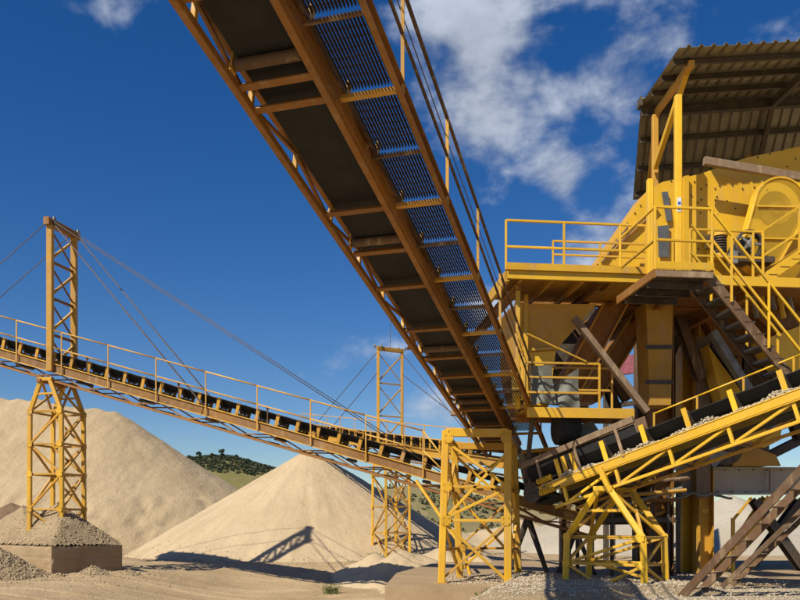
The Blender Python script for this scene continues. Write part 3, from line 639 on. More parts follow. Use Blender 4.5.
for d in (4.2, 6.4, 8.6, 12.1, 16.0, 19.0):
    o = obj('return_roller', cyl(F2.p(tD(d), 0.1, .105), F2.p(tD(d), .85, .105), .062, 14), 'rust_brown', c2, smooth=False)
    for a in (.06, .89): obj('roller_bracket', hull_box(F2.p(tD(d), a, .14), .03, .1, .22, F2.axes()), 'yellow_worn', o)
obj('pulley', cyl(F2.p(U0 + .15, .1, .45), F2.p(U0 + .15, .85, .45), .24), 'dark_steel', c2)
SP = [tD(d) for d in np.arange(21.6, 3.4, -1.025)]
for i, t_ in enumerate(SP):
    bar(c2, 'walkway_bracket', F2.p(t_, .97, .12), F2.p(t_, 1.72, .12), box(.07, .06) if i % 2 == 0 else box(.035, .04), 'yellow_worn' if i % 2 == 0 else 'rust_brown', F2.n)
    if i < len(SP) - 1:
        ta, tb = t_ + .04, SP[i + 1] - .04; gs = []
        for j in range(16): gs.append(prism([(-.005, -.022), (.005, -.022), (.005, .022), (-.005, .022)], F2.p(ta, 1.1 + .038 * j, .19), F2.p(tb, 1.1 + .038 * j, .19), F2.n))
        nr = 6
        for j in range(8): tt = ta + (tb - ta) * (j + .5) / 8; gs.append(prism([(-.004, -.004), (.004, -.004), (.004, .004), (-.004, .004)], F2.p(tt, 1.09, .205), F2.p(tt, 1.68, .205), F2.n))
        obj('grating_panel', join(*gs), 'grating', c2)
        plate(c2, 'kick_plate', [F2.p(ta, 1.0, .30), F2.p(tb, 1.0, .30), F2.p(tb, 1.10, .165), F2.p(ta, 1.10, .165)], F2.n * .01, 'rust_brown')
PO = SP[::2]; hb = [F2.p(t_, 1.74, .18) for t_ in PO]
for q in hb: bar(c2, 'railing_post', q - Z * .12, q + Z * 1.08, box(.042, .042), 'bright_post')
for i in range(len(hb) - 1):
    for hh, r in ((1.06, .026), (.55, .022)): bar(c2, 'handrail', hb[i] + Z * hh, hb[i + 1] + Z * hh, pipe(r), 'rust_brown', smooth=True)
    bar(c2, 'pull_cord', hb[i] + Z * .9 - S2 * .05, hb[i + 1] + Z * .9 - S2 * .05, pipe(.007, 5), 'cable')
bar(c2, 'end_bracket', F2.p(tD(19.6), -.2, .05), F2.p(tD(19.6), .1, .05), box(.1, .12), 'dust_brown', F2.n)

# trestle under it
tr = thing('support_trestle', 'yellow four-legged lattice trestle with crossed braces under the overhead conveyor', 'trestle', (2.1, 20.2, .18))
FL = [V((1.00, 19.3, .18)), V((1.10, 19.3, 3.86))]; FRt = [V((2.60, 19.3, .18)), V((2.60, 19.3, 3.86))]
RL = [V((1.58, 21.1, .18)), V((1.42, 21.1, 3.7))]; RR = [V((3.12, 21.1, .18)), V((3.0, 21.1, 3.7))]
for q in (FL, FRt, RL, RR):
    bar(tr, 'leg', q[0], q[1], box(.17, .17), 'yellow', V((0, 1, 0))); bar(tr, 'foot_plate', q[0] - Z * .01, q[0] + Z * .02, box(.3, .3), 'yellow_worn', V((0, 1, 0)))
bar(tr, 'top_beam', lerp(*FL, .985), lerp(*FRt, .985), box(.12, .2), 'yellow'); bar(tr, 'top_beam', lerp(*RL, .985), lerp(*RR, .985), box(.12, .18), 'yellow_worn')
for a, b_ in ((FL, RL), (FRt, RR)): bar(tr, 'top_beam', lerp(*a, .985), lerp(*b_, .99), box(.12, .14), 'yellow_worn')
b6 = box(.07, .07)
for f in (.63, .41): bar(tr, 'strut', lerp(*FL, f), lerp(*FRt, f), b6, 'yellow')
for f in (.66, .22): bar(tr, 'strut', lerp(*RL, f), lerp(*RR, f), b6, 'yellow_worn')
for (a, fa, b_, fb_) in [(FL, .93, FRt, .63), (FRt, .86, FL, .41), (FL, .40, FRt, .01), (FL, .42, FRt, .62), (RL, .05, RR, .45), (RL, .62, RR, .12), (RL, .92, RR, .5), (FL, .40, RL, .03), (FL, .9, RL, .5), (FRt, .42, RR, .05), (FRt, .9, RR, .5), (FRt, .05, RR, .42), (RL, .86, FL, .42)]:
    bar(tr, 'brace', lerp(*a, fa), lerp(*b_, fb_), b6, 'yellow')
for f in (.22, .63): bar(tr, 'strut', lerp(*FL, f), lerp(*RL, f), b6, 'yellow_worn'); bar(tr, 'strut', lerp(*FRt, f), lerp(*RR, f), b6, 'yellow_worn')

for q in (FL, FRt):
    for f in (.41, .63, .95): gusset(tr, lerp(*q, f) + V((.06 if q is FL else -.06, -.09, 0)), V((0, -1, 0)), .24, 'yellow')
for q in (RL, RR):
    for f in (.22, .66): gusset(tr, lerp(*q, f) + V((.06 if q is RL else -.06, -.09, 0)), V((0, -1, 0)), .22, 'yellow_worn')
for (a, fa, b_, fb_) in [(FRt, .40, FL, .02), (RR, .62, RL, .22), (RR, .95, RL, .66)]: bar(tr, 'brace', lerp(*a, fa) + V((0, .06, 0)), lerp(*b_, fb_) + V((0, .06, 0)), box(.055, .055), 'yellow_worn')
# ------------------------------------------------------------------ loaded conveyor rising past the plant
A3, B3 = at(560, 479.5, 19), at(800, 389, 15.5)
F3 = Fr(A3, B3 - A3, V((1, 0, 0))); F3.s = V((-F3.d.y, F3.d.x, 0)).normalized(); F3.n = F3.d.cross(F3.s); L3 = (B3 - A3).length
Q0, Q1 = -1.1, L3 + 2.6
c3 = thing('belt_conveyor', 'yellow belt conveyor loaded with pale stones, rising before the plant', 'conveyor', F3.p(Q0, .5, -.6))
for a, sgn in ((0, 1), (1.0, -1)):
    bar(c3, 'side_channel', F3.p(Q0 + .5, a, -.1), F3.p(Q1, a, -.1), chan(.08, .22, .02, sgn), 'yellow_clean', F3.n)
    if a == 0: bar(c3, 'side_cover', F3.p(Q0 + .9, -.045, -.1), F3.p(Q1, -.045, -.1), box(.05, .16), 'yellow_clean', F3.n)
    bar(c3, 'bottom_chord', F3.p(Q0 + .8, a, -.6), F3.p(Q1, a, -.6), box(.07, .07), 'yellow_clean' if a == 0 else 'yellow_worn', F3.n)
vt = [.05, 1.42, 2.72, 4.02, 5.32, 6.6]
for i, t_ in enumerate(vt):
    for a, mt_ in ((0, 'yellow_clean'), (1.0, 'yellow_worn')):
        bar(c3, 'truss_post', F3.p(t_, a, -.2), F3.p(t_, a, -.57), box(.075, .075), mt_, F3.d)
        if i < len(vt) - 1: bar(c3, 'truss_brace', F3.p(t_ + .06, a, -.56), F3.p(vt[i + 1] - .05, a, -.22), box(.06, .06), mt_, F3.n)
    bar(c3, 'cross_member', F3.p(t_, .05, -.6), F3.p(t_, .95, -.6), ang(.07), 'rust_brown', F3.n)
trough(F3, Q0 + .2, Q1, .14, .86, .22, .2, .02, 'rubber', c3, seg=24)
plate(c3, 'return_belt', [F3.p(Q0 + .2, .12, -.34), F3.p(Q1, .12, -.34), F3.p(Q1, .88, -.34), F3.p(Q0 + .2, .88, -.34)], F3.n * .02, 'rubber')
idlers(F3, c3, [.02, .2, .45] + [1.25 + 1.0 * i for i in range(7)], .06, .92, 0, .22, .26, 'yellow_clean')
plate(c3, 'belt_skirt', [F3.p(.2, .9, .34), F3.p(Q1, .9, .34), F3.p(Q1, .9, .56), F3.p(.2, .9, .60)], F3.s * .02, 'rubber')
# brown loading skirt
plate(c3, 'loading_skirt', [F3.p(-.9, .16, .42), F3.p(2.05, .16, .42), F3.p(2.05, .12, .62), F3.p(-.9, .12, .62)], F3.s * .03, 'rubber')
bar(c3, 'skirt_beam', F3.p(-1.0, .1, .68), F3.p(2.1, .1, .72), box(.1, .15), 'dust_brown', F3.n)
plate(c3, 'loading_skirt', [F3.p(-.9, .86, .42), F3.p(2.05, .86, .42), F3.p(2.05, .88, .9), F3.p(-.9, .88, .9)], F3.s * .03, 'rust_brown')
for t_ in (-.5, .55, 1.65): bar(c3, 'skirt_post', F3.p(t_, .03, .66), F3.p(t_ + .06, -.06, -.05), box(.05, .07), 'dust_brown', F3.d)
for k in range(2):                                             # take-up springs at the tail
    for j in range(7): obj('spring_coil', lathe(F3.p(-.55 + .06 * j, -.06, .12 - .28 * k), F3.d, [(-.02, .03), (-.012, .075), (.012, .075), (.02, .03)], 12), 'yellow_clean', c3)
    bar(c3, 'spring_rod', F3.p(-.8, -.06, .12 - .28 * k), F3.p(0, -.06, .12 - .28 * k), pipe(.02), 'dark_steel')
obj('pulley', cyl(F3.p(Q0 + .2, .1, -.05), F3.p(Q0 + .2, .9, -.05), .24), 'dark_steel', c3)
fr = [F3.p(1.9 + 1.05 * i, 1.08, -.1) for i in range(7)]
for q in fr: bar(c3, 'railing_post', q, q + Z * 1.08, box(.04, .04), 'yellow')
for i in range(6):
    for hh in (1.06, .55): bar(c3, 'handrail', fr[i] + Z * hh, fr[i + 1] + Z * hh, pipe(.022), 'yellow_clean', smooth=True)
pts, szs = [], []
for k in range(2600):
    t_ = random.uniform(-.4, Q1 - .1)
    if True: q = F3.p(t_, random.uniform(-.03, .06), .01 + .06 * random.random() ** 2 * (1 + .7 * math.sin(t_ * 4) + .5 * math.sin(t_ * 9)))
    pts.append(q); szs.append(random.choice((.014, .018, .024, .032, .04)))
pebbles('stone_load', pts, szs, 'pale_stone', None, c3)
# its A-frame support
tq = (at(607, 470, 18.2) - A3).dot(F3.d)
q = F3.p(tq, .5, 0); sp = thing('support_trestle', 'bright yellow A-frame trestle under the stone-loaded conveyor', 'trestle', (q.x, q.y, .2))
a_tower(sp, F3, tq, .98, -.06, 1.06, .2, 1.3, F3.p(tq, 0, -.62).z, 'yellow_clean', .13, .13, (.45,), 'yellow')
bar(sp, 'head_post', F3.p(tq - .02, -.1, -.7), F3.p(tq - .1, -.1, -.1), box(.1, .12), 'yellow_clean', F3.d)

# ------------------------------------------------------------------ plant: columns and beams
def U(x, y, v): return on(x, y, v)
def PX(u0, v): return V((0, 0, 0)) + PU * u0 + PV * v
fr_ = thing('plant_frame', 'dusty steel columns, beams and diagonal braces carrying the screening plant', 'steel frame', PX(9.8, 22.3) + Z * .18)
_b = lathe(V((0, 0, 0)), PV, [(-.025, .006), (-.018, .019), (0, .022)], 6); bolt_mesh = make_mesh('bolt', _b[0], _b[1], 'dark_steel')
def colm(x, v, y1, mat='yellow_worn', w=.44, y0=None, name='column'):
    q = on(x, 540, v); zb = .18; p1 = V((q.x, q.y, on(x, y1, v).z)); return bar(fr_, name, V((q.x, q.y, zb)), p1, ib(w, w, .03, .02), mat, PU)
colm(686, 22.6, 300, 'yellow'); o = colm(703, 22.0, 300, 'yellow_worn')
bar(fr_, 'column_cladding', V((on(703, 500, 21.7).x, on(703, 500, 21.7).y, 2.32)), V((on(703, 300, 21.7).x, on(703, 300, 21.7).y, 6.9)), box(.4, .06), 'dust_brown', V((0, 1, 0)))
colm(816, 22.3, 290); colm(830, 25, 290); colm(700, 25.4, 300, 'rust_brown'); colm(565, 24.5, 300, 'rust_brown', .3); colm(640, 24.6, 300, 'rust_brown', .3)
p0, p1 = on(680, 481, 22.25), on(850, 481, 22.25); bar(fr_, 'main_beam', p0, p1, ib(.32, .80, .05, .03), 'dusty_grey')
bar(fr_, 'main_beam', on(560, 484, 24.5), on(850, 484, 24.5), ib(.2, .5, .03, .02), 'dark_steel')
for i in range(12): inst('bolt', bolt_mesh, fr_, on(718 + 7 * i, 470 if i % 2 else 492, 22.22))
q = on(770, 481, 22.1); bar(fr_, 'stiffener', q - Z * .34, q + Z * .34, box(.02, .12), 'dusty_grey', V((0, 1, 0)))
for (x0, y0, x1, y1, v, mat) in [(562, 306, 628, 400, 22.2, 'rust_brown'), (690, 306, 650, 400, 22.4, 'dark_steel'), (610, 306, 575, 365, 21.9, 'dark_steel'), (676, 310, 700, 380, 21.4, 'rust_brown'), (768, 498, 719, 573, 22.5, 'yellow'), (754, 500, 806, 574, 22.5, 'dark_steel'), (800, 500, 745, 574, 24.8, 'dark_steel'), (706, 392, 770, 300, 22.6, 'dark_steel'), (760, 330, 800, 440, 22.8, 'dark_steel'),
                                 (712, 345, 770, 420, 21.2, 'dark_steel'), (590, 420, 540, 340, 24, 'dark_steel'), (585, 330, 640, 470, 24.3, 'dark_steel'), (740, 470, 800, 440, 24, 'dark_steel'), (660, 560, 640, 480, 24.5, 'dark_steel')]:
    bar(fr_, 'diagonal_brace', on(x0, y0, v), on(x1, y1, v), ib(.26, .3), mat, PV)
bar(fr_, 'diagonal_brace', on(712, 332, 20.6), on(772, 428, 20.2), box(.2, .28), 'grey_steel', PV)
bar(fr_, 'diagonal_brace', on(574, 318, 18.7), on(647, 412, 18.3), box(.14, .2), 'dust_brown', PV)
for v in (20.45, 22.6, 25): bar(fr_, 'deck_beam', on(515, 300, v), on(512, 300, v) + PU * 9.5, ib(.18, .22), 'yellow_rust_shade')
for u0 in (2.9, 4.7, 6.6, 8.6, 10.4): bar(fr_, 'cross_beam', PX(u0, 18.2) + Z * 7.16, PX(u0, 25) + Z * 7.16, ib(.16, .22), 'yellow_rust_shade')
colm(660, 21.2, 306, 'yellow_rust_shade', .55)
# steel-rope tie round the columns, a green hose
vs_ = [on(668 + 4 * i, 497 + 1.5 * math.sin(i * .9) - (3 if 5 < i < 12 else 0), 21.55) for i in range(17)]
hz = obj('hose', join(*[prism(pipe(.035, 8), vs_[i], vs_[i + 1]) for i in range(16)]), 'sheet_grey'); tag(hz, 'grey-green hose slung across the two plant columns', 'hose')
# stones and letters on the column: a short stencilled mark
for i in range(5): ppoly(o, 'stencil_mark', [(702.5 + 1.5 * i - 1.5, 513), (703.3 + 1.5 * i - 1.5, 513), (705 + 1.5 * i - 1.5, 509), (704.2 + 1.5 * i - 1.5, 509)], 21.76, .006, 'yellow_clean')

# yellow box column, hopper, chutes
bc = thing('box_chute', 'tall yellow box chute with two dark bands below the upper platform', 'chute', on(660, 405, 19.8))
plate(bc, 'shell', [on(646, 302, 19.6), on(673, 302, 19.6), on(671, 405, 19.6), on(650, 405, 19.6)], PV * .7, 'yellow_worn')
for y in (345, 380): ppoly(bc, 'band', [(645, y), (674, y), (673, y + 4), (646, y + 4)], 19.57, .02, 'dark_steel')
hp = thing('feed_hopper', 'yellow tapered hopper under the corner of the upper platform', 'hopper', on(545, 405, 19.8))
def frustum(a, b_): n = len(a); return list(a) + list(b_), [tuple(range(n))[::-1], tuple(range(n, 2 * n))] + [(i, (i + 1) % n, n + (i + 1) % n, n + i) for i in range(n)]
top = [on(516, 304, 19.0), on(597, 304, 19.0), on(597, 304, 19.0) + PV * 1.9, on(516, 304, 19.0) + PV * 1.9]
mid = [on(523, 352, 19.15), on(556, 350, 19.15), on(556, 350, 19.15) + PV * 1.3, on(523, 352, 19.15) + PV * 1.3]
low = [on(523, 400, 19.2), on(548, 408, 19.2), on(548, 408, 19.2) + PV * 1.0, on(523, 400, 19.2) + PV * 1.0]
obj('bin', frustum(mid, top), 'yellow_worn', hp); obj('spout', frustum(low, [q - Z * .012 for q in mid]), 'yellow_clean', hp)
bar(hp, 'flange', on(520, 350, 19.1), on(560, 348, 19.1), box(.06, .08), 'yellow'); 
for i, (x0, y0, x1, y1, w, v, mt_) in enumerate([(604, 303, 556, 392, 24, 20.0, 'yellow_rust_shade'), (640, 303, 578, 402, 20, 21.0, 'yellow_rust_shade')]):  # both shells take the darkened yellow: platform shade put into the paint
    ch = thing('discharge_chute', ('yellow chute slanting down beside the tapered hopper', 'yellow chute slanting down behind the brown diagonal brace')[i], 'chute', on(x1, y1, v))
    plate(ch, 'shell', [on(x0, y0, v), on(x0 + w, y0, v), on(x1 + w, y1, v), on(x1, y1, v)], PV * .8, mt_)
    for s in (-1, 1):
        q = (x0 + (w if s > 0 else 0), x1 + (w if s > 0 else 0)); bar(ch, 'edge_flange', on(q[0], y0, v - .04), on(q[1], y1, v - .04), box(.05, .07), 'yellow_worn', PV)
rb = thing('back_closure', 'row of dark bin-like shells added behind the plant columns to block light', 'bin', on(745, 420, 24))  # added shells that close the sky gaps and darken the plant's underside
for i, (x0, x1, y1, mt_) in enumerate([(512, 548, 420, 'yellow_rust_shade'), (552, 596, 380, 'dark_steel'), (672, 706, 430, 'dark_steel'), (708, 742, 412, 'yellow_rust_shade'), (744, 790, 402, 'dark_steel'), (792, 850, 420, 'yellow_rust_shade')]):
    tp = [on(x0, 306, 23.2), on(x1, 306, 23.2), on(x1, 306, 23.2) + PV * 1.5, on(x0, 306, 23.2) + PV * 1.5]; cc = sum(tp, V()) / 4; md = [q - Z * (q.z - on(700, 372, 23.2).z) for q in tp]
    lw = [lerp(q, V((cc.x, cc.y, q.z)), .45) - Z * (q.z - on(700, y1, 23.2).z) for q in md]; obj('bin_shell', frustum(md, tp), mt_, rb); obj('closure_spout', frustum(lw, [q - Z * .01 for q in md]), mt_, rb)
# hanging rubber sheets
def sheet(px, v, label):
    A_ = [on(x, y, v) for x, y in px]; n = 8; vs_, fs = [], []
    for j in range(n + 1):
        for i in range(n + 1):
            u_, w_ = i / n, j / n; p = lerp(lerp(A_[0], A_[1], u_), lerp(A_[3], A_[2], u_), w_) + PV * (.09 * math.sin(u_ * 7 + w_ * 2) * w_ + .05 * math.sin(w_ * 5)); vs_.append(p)
    k = len(vs_); vs_ += [p + PV * .015 for p in vs_]; m_ = n + 1
    for j in range(n):
        for i in range(n): f = (j * m_ + i, j * m_ + i + 1, (j + 1) * m_ + i + 1, (j + 1) * m_ + i); fs += [f, tuple(q + k for q in reversed(f))]
    tag(obj('rubber_sheet', (vs_, fs), 'sheet_grey', None, smooth=True), label, 'sheet')
sheet([(529, 366), (552, 365), (556, 404), (531, 404)], 18.75, 'grey hanging rubber sheet below the tapered hopper')
sheet([(562, 378), (579, 368), (580, 412), (546, 404)], 18.95, 'grey crumpled rubber sheet below the slanting chutes')

# ------------------------------------------------------------------ upper platform, landing, stairs
ZP = 7.42
def plan(x, v, z): q = on(x, 300, v); return V((q.x, q.y, z))
up = thing('upper_platform', 'yellow railed platform along the left of the screening plant', 'platform', plan(575, 19, ZP - .3))
PLn = 8
u_l, u_r = plan(506, 17.9, 0).dot(PU), plan(650, 17.9, 0).dot(PU)
for i in range(PLn):
    a, b_ = u_l + (u_r - u_l) * i / PLn + .006, u_l + (u_r - u_l) * (i + 1) / PLn - .006
    plate(up, 'deck_plate', [PX(a, 17.95) + Z * ZP, PX(b_, 17.95) + Z * ZP, PX(b_, 20.3) + Z * ZP, PX(a, 20.3) + Z * ZP], Z * -.03, 'yellow_worn')
bar(up, 'edge_beam', PX(u_l, 17.9) + Z * (ZP - .07), PX(u_r, 17.9) + Z * (ZP - .07), chan(.08, .26, .03, -1), 'yellow_clean')
bar(up, 'toe_plate', PX(u_l, 17.84) + Z * (ZP + .06), PX(u_r, 17.84) + Z * (ZP + .06), box(.02, .16), 'yellow')
bar(up, 'edge_beam', PX(u_l, 17.9) + Z * (ZP - .14), PX(u_l, 20.4) + Z * (ZP - .14), chan(.08, .26, .03, 1), 'yellow')
for i in range(5): a = u_l + .35 + (u_r - u_l - .5) * i / 4; bar(up, 'joist', PX(a, 17.95) + Z * (ZP - .17), PX(a, 20.3) + Z * (ZP - .17), chan(.05, .12), 'yellow_worn')
b4 = box(.05, .05)
rails(up, [PX(u_l, 17.9) + Z * ZP, plan(564, 17.9, ZP), plan(620, 17.9, ZP), plan(646, 17.9, ZP)], 1.12, (.52,), b4, 'yellow_clean')
rails(up, [plan(553, 19.0, ZP), plan(600, 19.0, ZP), plan(648, 19.0, ZP)], 1.08, (.75,), box(.045, .045), 'yellow')
bar(up, 'gate_post', plan(650, 17.75, ZP - .2), plan(650, 17.75, 9.55), box(.14, .14), 'yellow_clean', V((0, 1, 0)))
for x, y0 in ((518, 405), (526, 405)): q = plan(x, 18.3 if x < 520 else 19.0, 0); bar(up, 'hanger_post', V((q.x, q.y, 4.3)), V((q.x, q.y, ZP - .25)), box(.1, .1), 'yellow', V((0, 1, 0)))
# walkway deck before the screen, extended back beneath it to block light from above
pr = [PX(u_r - .04, 17.95) + Z * ZP, plan(790, 17.9, ZP), plan(850, 23.0, ZP), PX(u_r - .04, 23) + Z * ZP]
plate(up, 'deck_plate', [q + Z * -.01 for q in pr], Z * -.04, 'yellow_rust_shade')
bar(up, 'edge_beam', plan(712, 17.88, ZP - .09), plan(800, 17.88, ZP - .09), chan(.08, .22, .03, -1), 'yellow_clean')
rails(up, [plan(690, 18.0, ZP), plan(753, 18.0, ZP), plan(762, 18.0, ZP)], 1.12, (.5,), b4, 'yellow_clean', skip_posts=(2,))
# walkway climbing to the right
w0, w1 = plan(763, 17.9, ZP), plan(763, 17.9, ZP) + PU * 2.6 + Z * 1.75
bar(up, 'stringer', w0 - Z * .05, w1 - Z * .05, chan(.07, .24, .02, -1), 'yellow_clean'); bar(up, 'stringer', w0 - Z * .05 + PV * .8, w1 - Z * .05 + PV * .8, chan(.07, .24, .02, 1), 'yellow')
for i in range(9): q = lerp(w0, w1, (i + .5) / 9); plate(up, 'tread', [q, q + PU * .24, q + PU * .24 + PV * .78, q + PV * .78], Z * -.03, 'yellow_rust_shade')
rails(up, [w0 + Z * .02, lerp(w0, w1, .35), lerp(w0, w1, .8)], 1.1, (.5,), b4, 'yellow_clean')

# landing and stair
ZL = 6.78
ld = thing('access_stair', 'steep steel stair with yellow handrails, dropping from the square landing', 'stair', plan(790, 16.3, 4.4))
l0, l1 = plan(655, 15.8, 0).dot(PU), plan(712, 15.8, 0).dot(PU)
plate(ld, 'landing_deck', [PX(l0, 15.8) + Z * ZL, PX(l1, 15.8) + Z * ZL, PX(l1, 17.8) + Z * ZL, PX(l0, 17.8) + Z * ZL], Z * -.05, 'dark_steel')
bar(ld, 'landing_edge', PX(l0, 15.76) + Z * (ZL - .02), PX(l1, 15.76) + Z * (ZL - .02), box(.05, .14), 'dust_brown'); bar(ld, 'landing_edge', PX(l0 - .02, 15.76) + Z * (ZL - .02), PX(l0 - .02, 17.8) + Z * (ZL - .02), box(.05, .18), 'yellow_rust_shade')
bar(ld, 'toe_plate', PX(l0, 15.72) + Z * (ZL + .14), PX(l1, 15.72) + Z * (ZL + .14), box(.02, .15), 'yellow_clean')
for k in range(3): bar(ld, 'landing_joist', PX(l0, 16.2 + .6 * k) + Z * (ZL - .13), PX(l1, 16.2 + .6 * k) + Z * (ZL - .13), chan(.05, .15), 'dark_steel')
rails(ld, [PX(l0, 17.6) + Z * ZL, PX(l0, 15.8) + Z * ZL, PX(l1, 15.8) + Z * ZL], 1.36, (.68,), b4, 'yellow_clean', skip_posts=(0,))
s0 = PX(l1 - .02, 15.84) + Z * (ZL - .03); s1 = s0 + PU * 2.05 - Z * 2.35
for dv, mt_ in ((0, 'rust_brown'), (.8, 'rust_brown')): bar(ld, 'stringer', s0 + PV * dv, s1 + PV * dv, chan(.06, .2, .016, -1 if dv == 0 else 1), mt_)
for i in range(9):
    q = lerp(s0, s1, (i + .6) / 9.4); plate(ld, 'tread', [q - PU * .05, q + PU * .2, q + PU * .2 + PV * .78, q - PU * .05 + PV * .78], Z * -.035, 'dark_steel')
    plate(ld, 'riser_lip', [q - PU * .06, q - PU * .05, q - PU * .05 + PV * .78, q - PU * .06 + PV * .78], Z * .05, 'grey_steel')
for dv in (-.03, .83):
    for hh in (1.36, .75): bar(ld, 'handrail', s0 + PV * dv + Z * (hh + .03), s1 + PV * dv + Z * hh, box(.05, .05), 'yellow_clean')
    for f in (.22, .62, .97): q = lerp(s0, s1, f) + PV * dv; bar(ld, 'railing_post', q, q + Z * 1.36, box(.045, .045), 'yellow_clean')

# mid platform with rails
mp = thing('lower_platform', 'small railed yellow platform above the tail of the stone-loaded conveyor', 'platform', plan(570, 18.9, 4.1))
m0, m1 = on(527, 408, 18.4), on(634, 424, 18.4); m1.z = m0.z
plate(mp, 'deck_plate', [m0, m1, m1 + PV * 1.0, m0 + PV * 1.0], Z * -.04, 'yellow_worn')
bar(mp, 'edge_beam', m0 - Z * .1, m1 - Z * .1, box(.06, .24), 'yellow')
bar(mp, 'edge_beam', m0 - Z * .1 + PV, m1 - Z * .1 + PV, box(.06, .24), 'yellow_rust_shade')
rails(mp, [m0 + PV * .05, lerp(m0, m1, .68) + PV * .05], 1.08, (.74, .38), b4, 'yellow')
rails(mp, [lerp(m0, m1, .0) + PV * .95, lerp(m0, m1, .93) + PV * .95], 1.15, (.6,), b4, 'yellow_worn')
bar(mp, 'handrail', m0 + Z * 1.75, lerp(m0, m1, .55) + Z * 1.12, pipe(.022), 'yellow')
for f in (.1, .9): q = lerp(m0, m1, f) + PV * .5; bar(mp, 'support_strut', q - Z * .2, q - Z * 1.7 + PV * .6, box(.1, .1), 'dark_steel')

# ------------------------------------------------------------------ screen, its drive, roof
scn = thing('vibrating_screen', 'big bolted yellow screen box with inclined feed lip under the roof', 'screen', on(720, 275, 20))
wall = [(597, 264), (648, 190), (662, 182), (700, 174), (745, 158), (840, 138), (840, 290), (700, 282), (640, 268)]
ppoly(scn, 'side_wall', wall, 19.5, .05, 'yellow_clean'); plate(scn, 'side_wall', [on(x, y, 19.5) + PV * 2.6 + PU * .35 for x, y in wall], PV * .05, 'yellow')
for (a, b_) in (((597, 264), (648, 190)), ((648, 190), (662, 182))): plate(scn, 'feed_lip', [on(*a, 19.56), on(*b_, 19.56), on(*b_, 19.56) + PV * .9, on(*a, 19.56) + PV * .9], V((0, 0, -.06)), 'yellow_worn')
for i in range(4): q0, q1 = on(602 + 9 * i, 262 - 9 * i, 19.44), on(628 + 10 * i, 226 - 6 * i, 19.44); bar(scn, 'wear_strip', q0, q1, box(.03, .09), 'yellow_worn' if i % 2 else 'dust_brown', PV)
bm_ = lathe(V((0, 0, 0)), PV, [(-.025, .006), (-.018, .019), (0, .022)], 6); bmesh_ = make_mesh('bolt', bm_[0], bm_[1], 'dark_steel')
bolts = [(x, y) for x in range(684, 800, 16) for y in (188, 200, 214, 228) if not (728 < x)] + [(671 + 12 * i, 180 + 1.2 * i) for i in range(9)] + [(690 + 9 * i, 196 + 5.5 * (i % 3)) for i in range(6)] + [(640 - 6 * i, 205 + 9 * i) for i in range(6)] + [(786, 166), (776, 170), (795, 160), (758, 158), (770, 155), (782, 150), (730, 262), (742, 266), (716, 260), (700, 250), (690, 258)]
for x, y in bolts: inst('bolt', bmesh_, scn, on(x + random.uniform(-1.5, 1.5), y + random.uniform(-1.5, 1.5), 19.49))
ppoly(scn, 'grey_plate', [(662, 192), (668, 191.5), (672, 220.5), (667, 221.5)], 19.4, .03, 'grey_panel'); ppoly(scn, 'grey_plate', [(658, 226), (669, 225), (669, 257), (659, 257)], 19.4, .03, 'grey_panel')
ppoly(scn, 'stiffener_rib', [(684, 176), (689, 175), (689, 264), (684, 262)], 19.36, .14, 'yellow_clean')
ppoly(scn, 'bottom_rail', [(640, 262), (842, 284), (842, 292), (640, 270)], 19.3, .2, 'yellow')
# coil spring mount
spg = thing('coil_spring', 'black coil spring mount beside the drive motor', 'spring', on(720, 254, 19.2))
for j in range(7): obj('coil', lathe(on(720, 254 - 2.6 * j, 19.15), Z, [(-.022, .13), (-.012, .165), (.012, .165), (.022, .13)], 18), 'dark_steel', spg)
obj('seat_cup', lathe(on(720, 256, 19.15), Z, [(-.05, .2), (.02, .2)], 18), 'yellow', spg); obj('seat_cup', lathe(on(720, 236, 19.15), Z, [(-.02, .19), (.05, .19)], 18), 'yellow', spg)
ppoly(spg, 'spring_bracket', [(709, 234), (714, 232), (716, 246), (710, 246)], 19.1, .25, 'dark_steel')
# motor with pulley wheel
mo = thing('drive_motor', 'drive motor with dark spoked pulley wheel on the screen deck', 'motor', on(750, 268, 18.8)); mc = on(750, 244, 18.55)
obj('pulley_rim', lathe(mc, -PV, [(-.12, .29), (-.12, .35), (.0, .37), (.02, .35), (.02, .29)], 28, True), 'dark_steel', mo)
obj('pulley_hub', lathe(mc, -PV, [(-.1, .1), (.05, .1), (.07, .05)], 16), 'grey_steel', mo)
for k in range(5): a = k * 1.2566; d_ = PU * math.cos(a) + Z * math.sin(a); bar(mo, 'spoke', mc + d_ * .05, mc + d_ * .31, box(.06, .04), 'grey_steel', PV)
obj('motor_body', lathe(mc + PV * .15, PV, [(0, .16), (.02, .22), (.5, .22), (.54, .15)], 16), 'grey_panel', mo)
obj('mount_base', hull_box(on(752, 262, 18.7), .9, .5, .14, (PU, PV, Z)), 'dark_steel', mo)
obj('terminal_box', hull_box(on(733, 258, 18.6), .16, .2, .3, (PU, PV, Z)), 'grey_steel', mo)
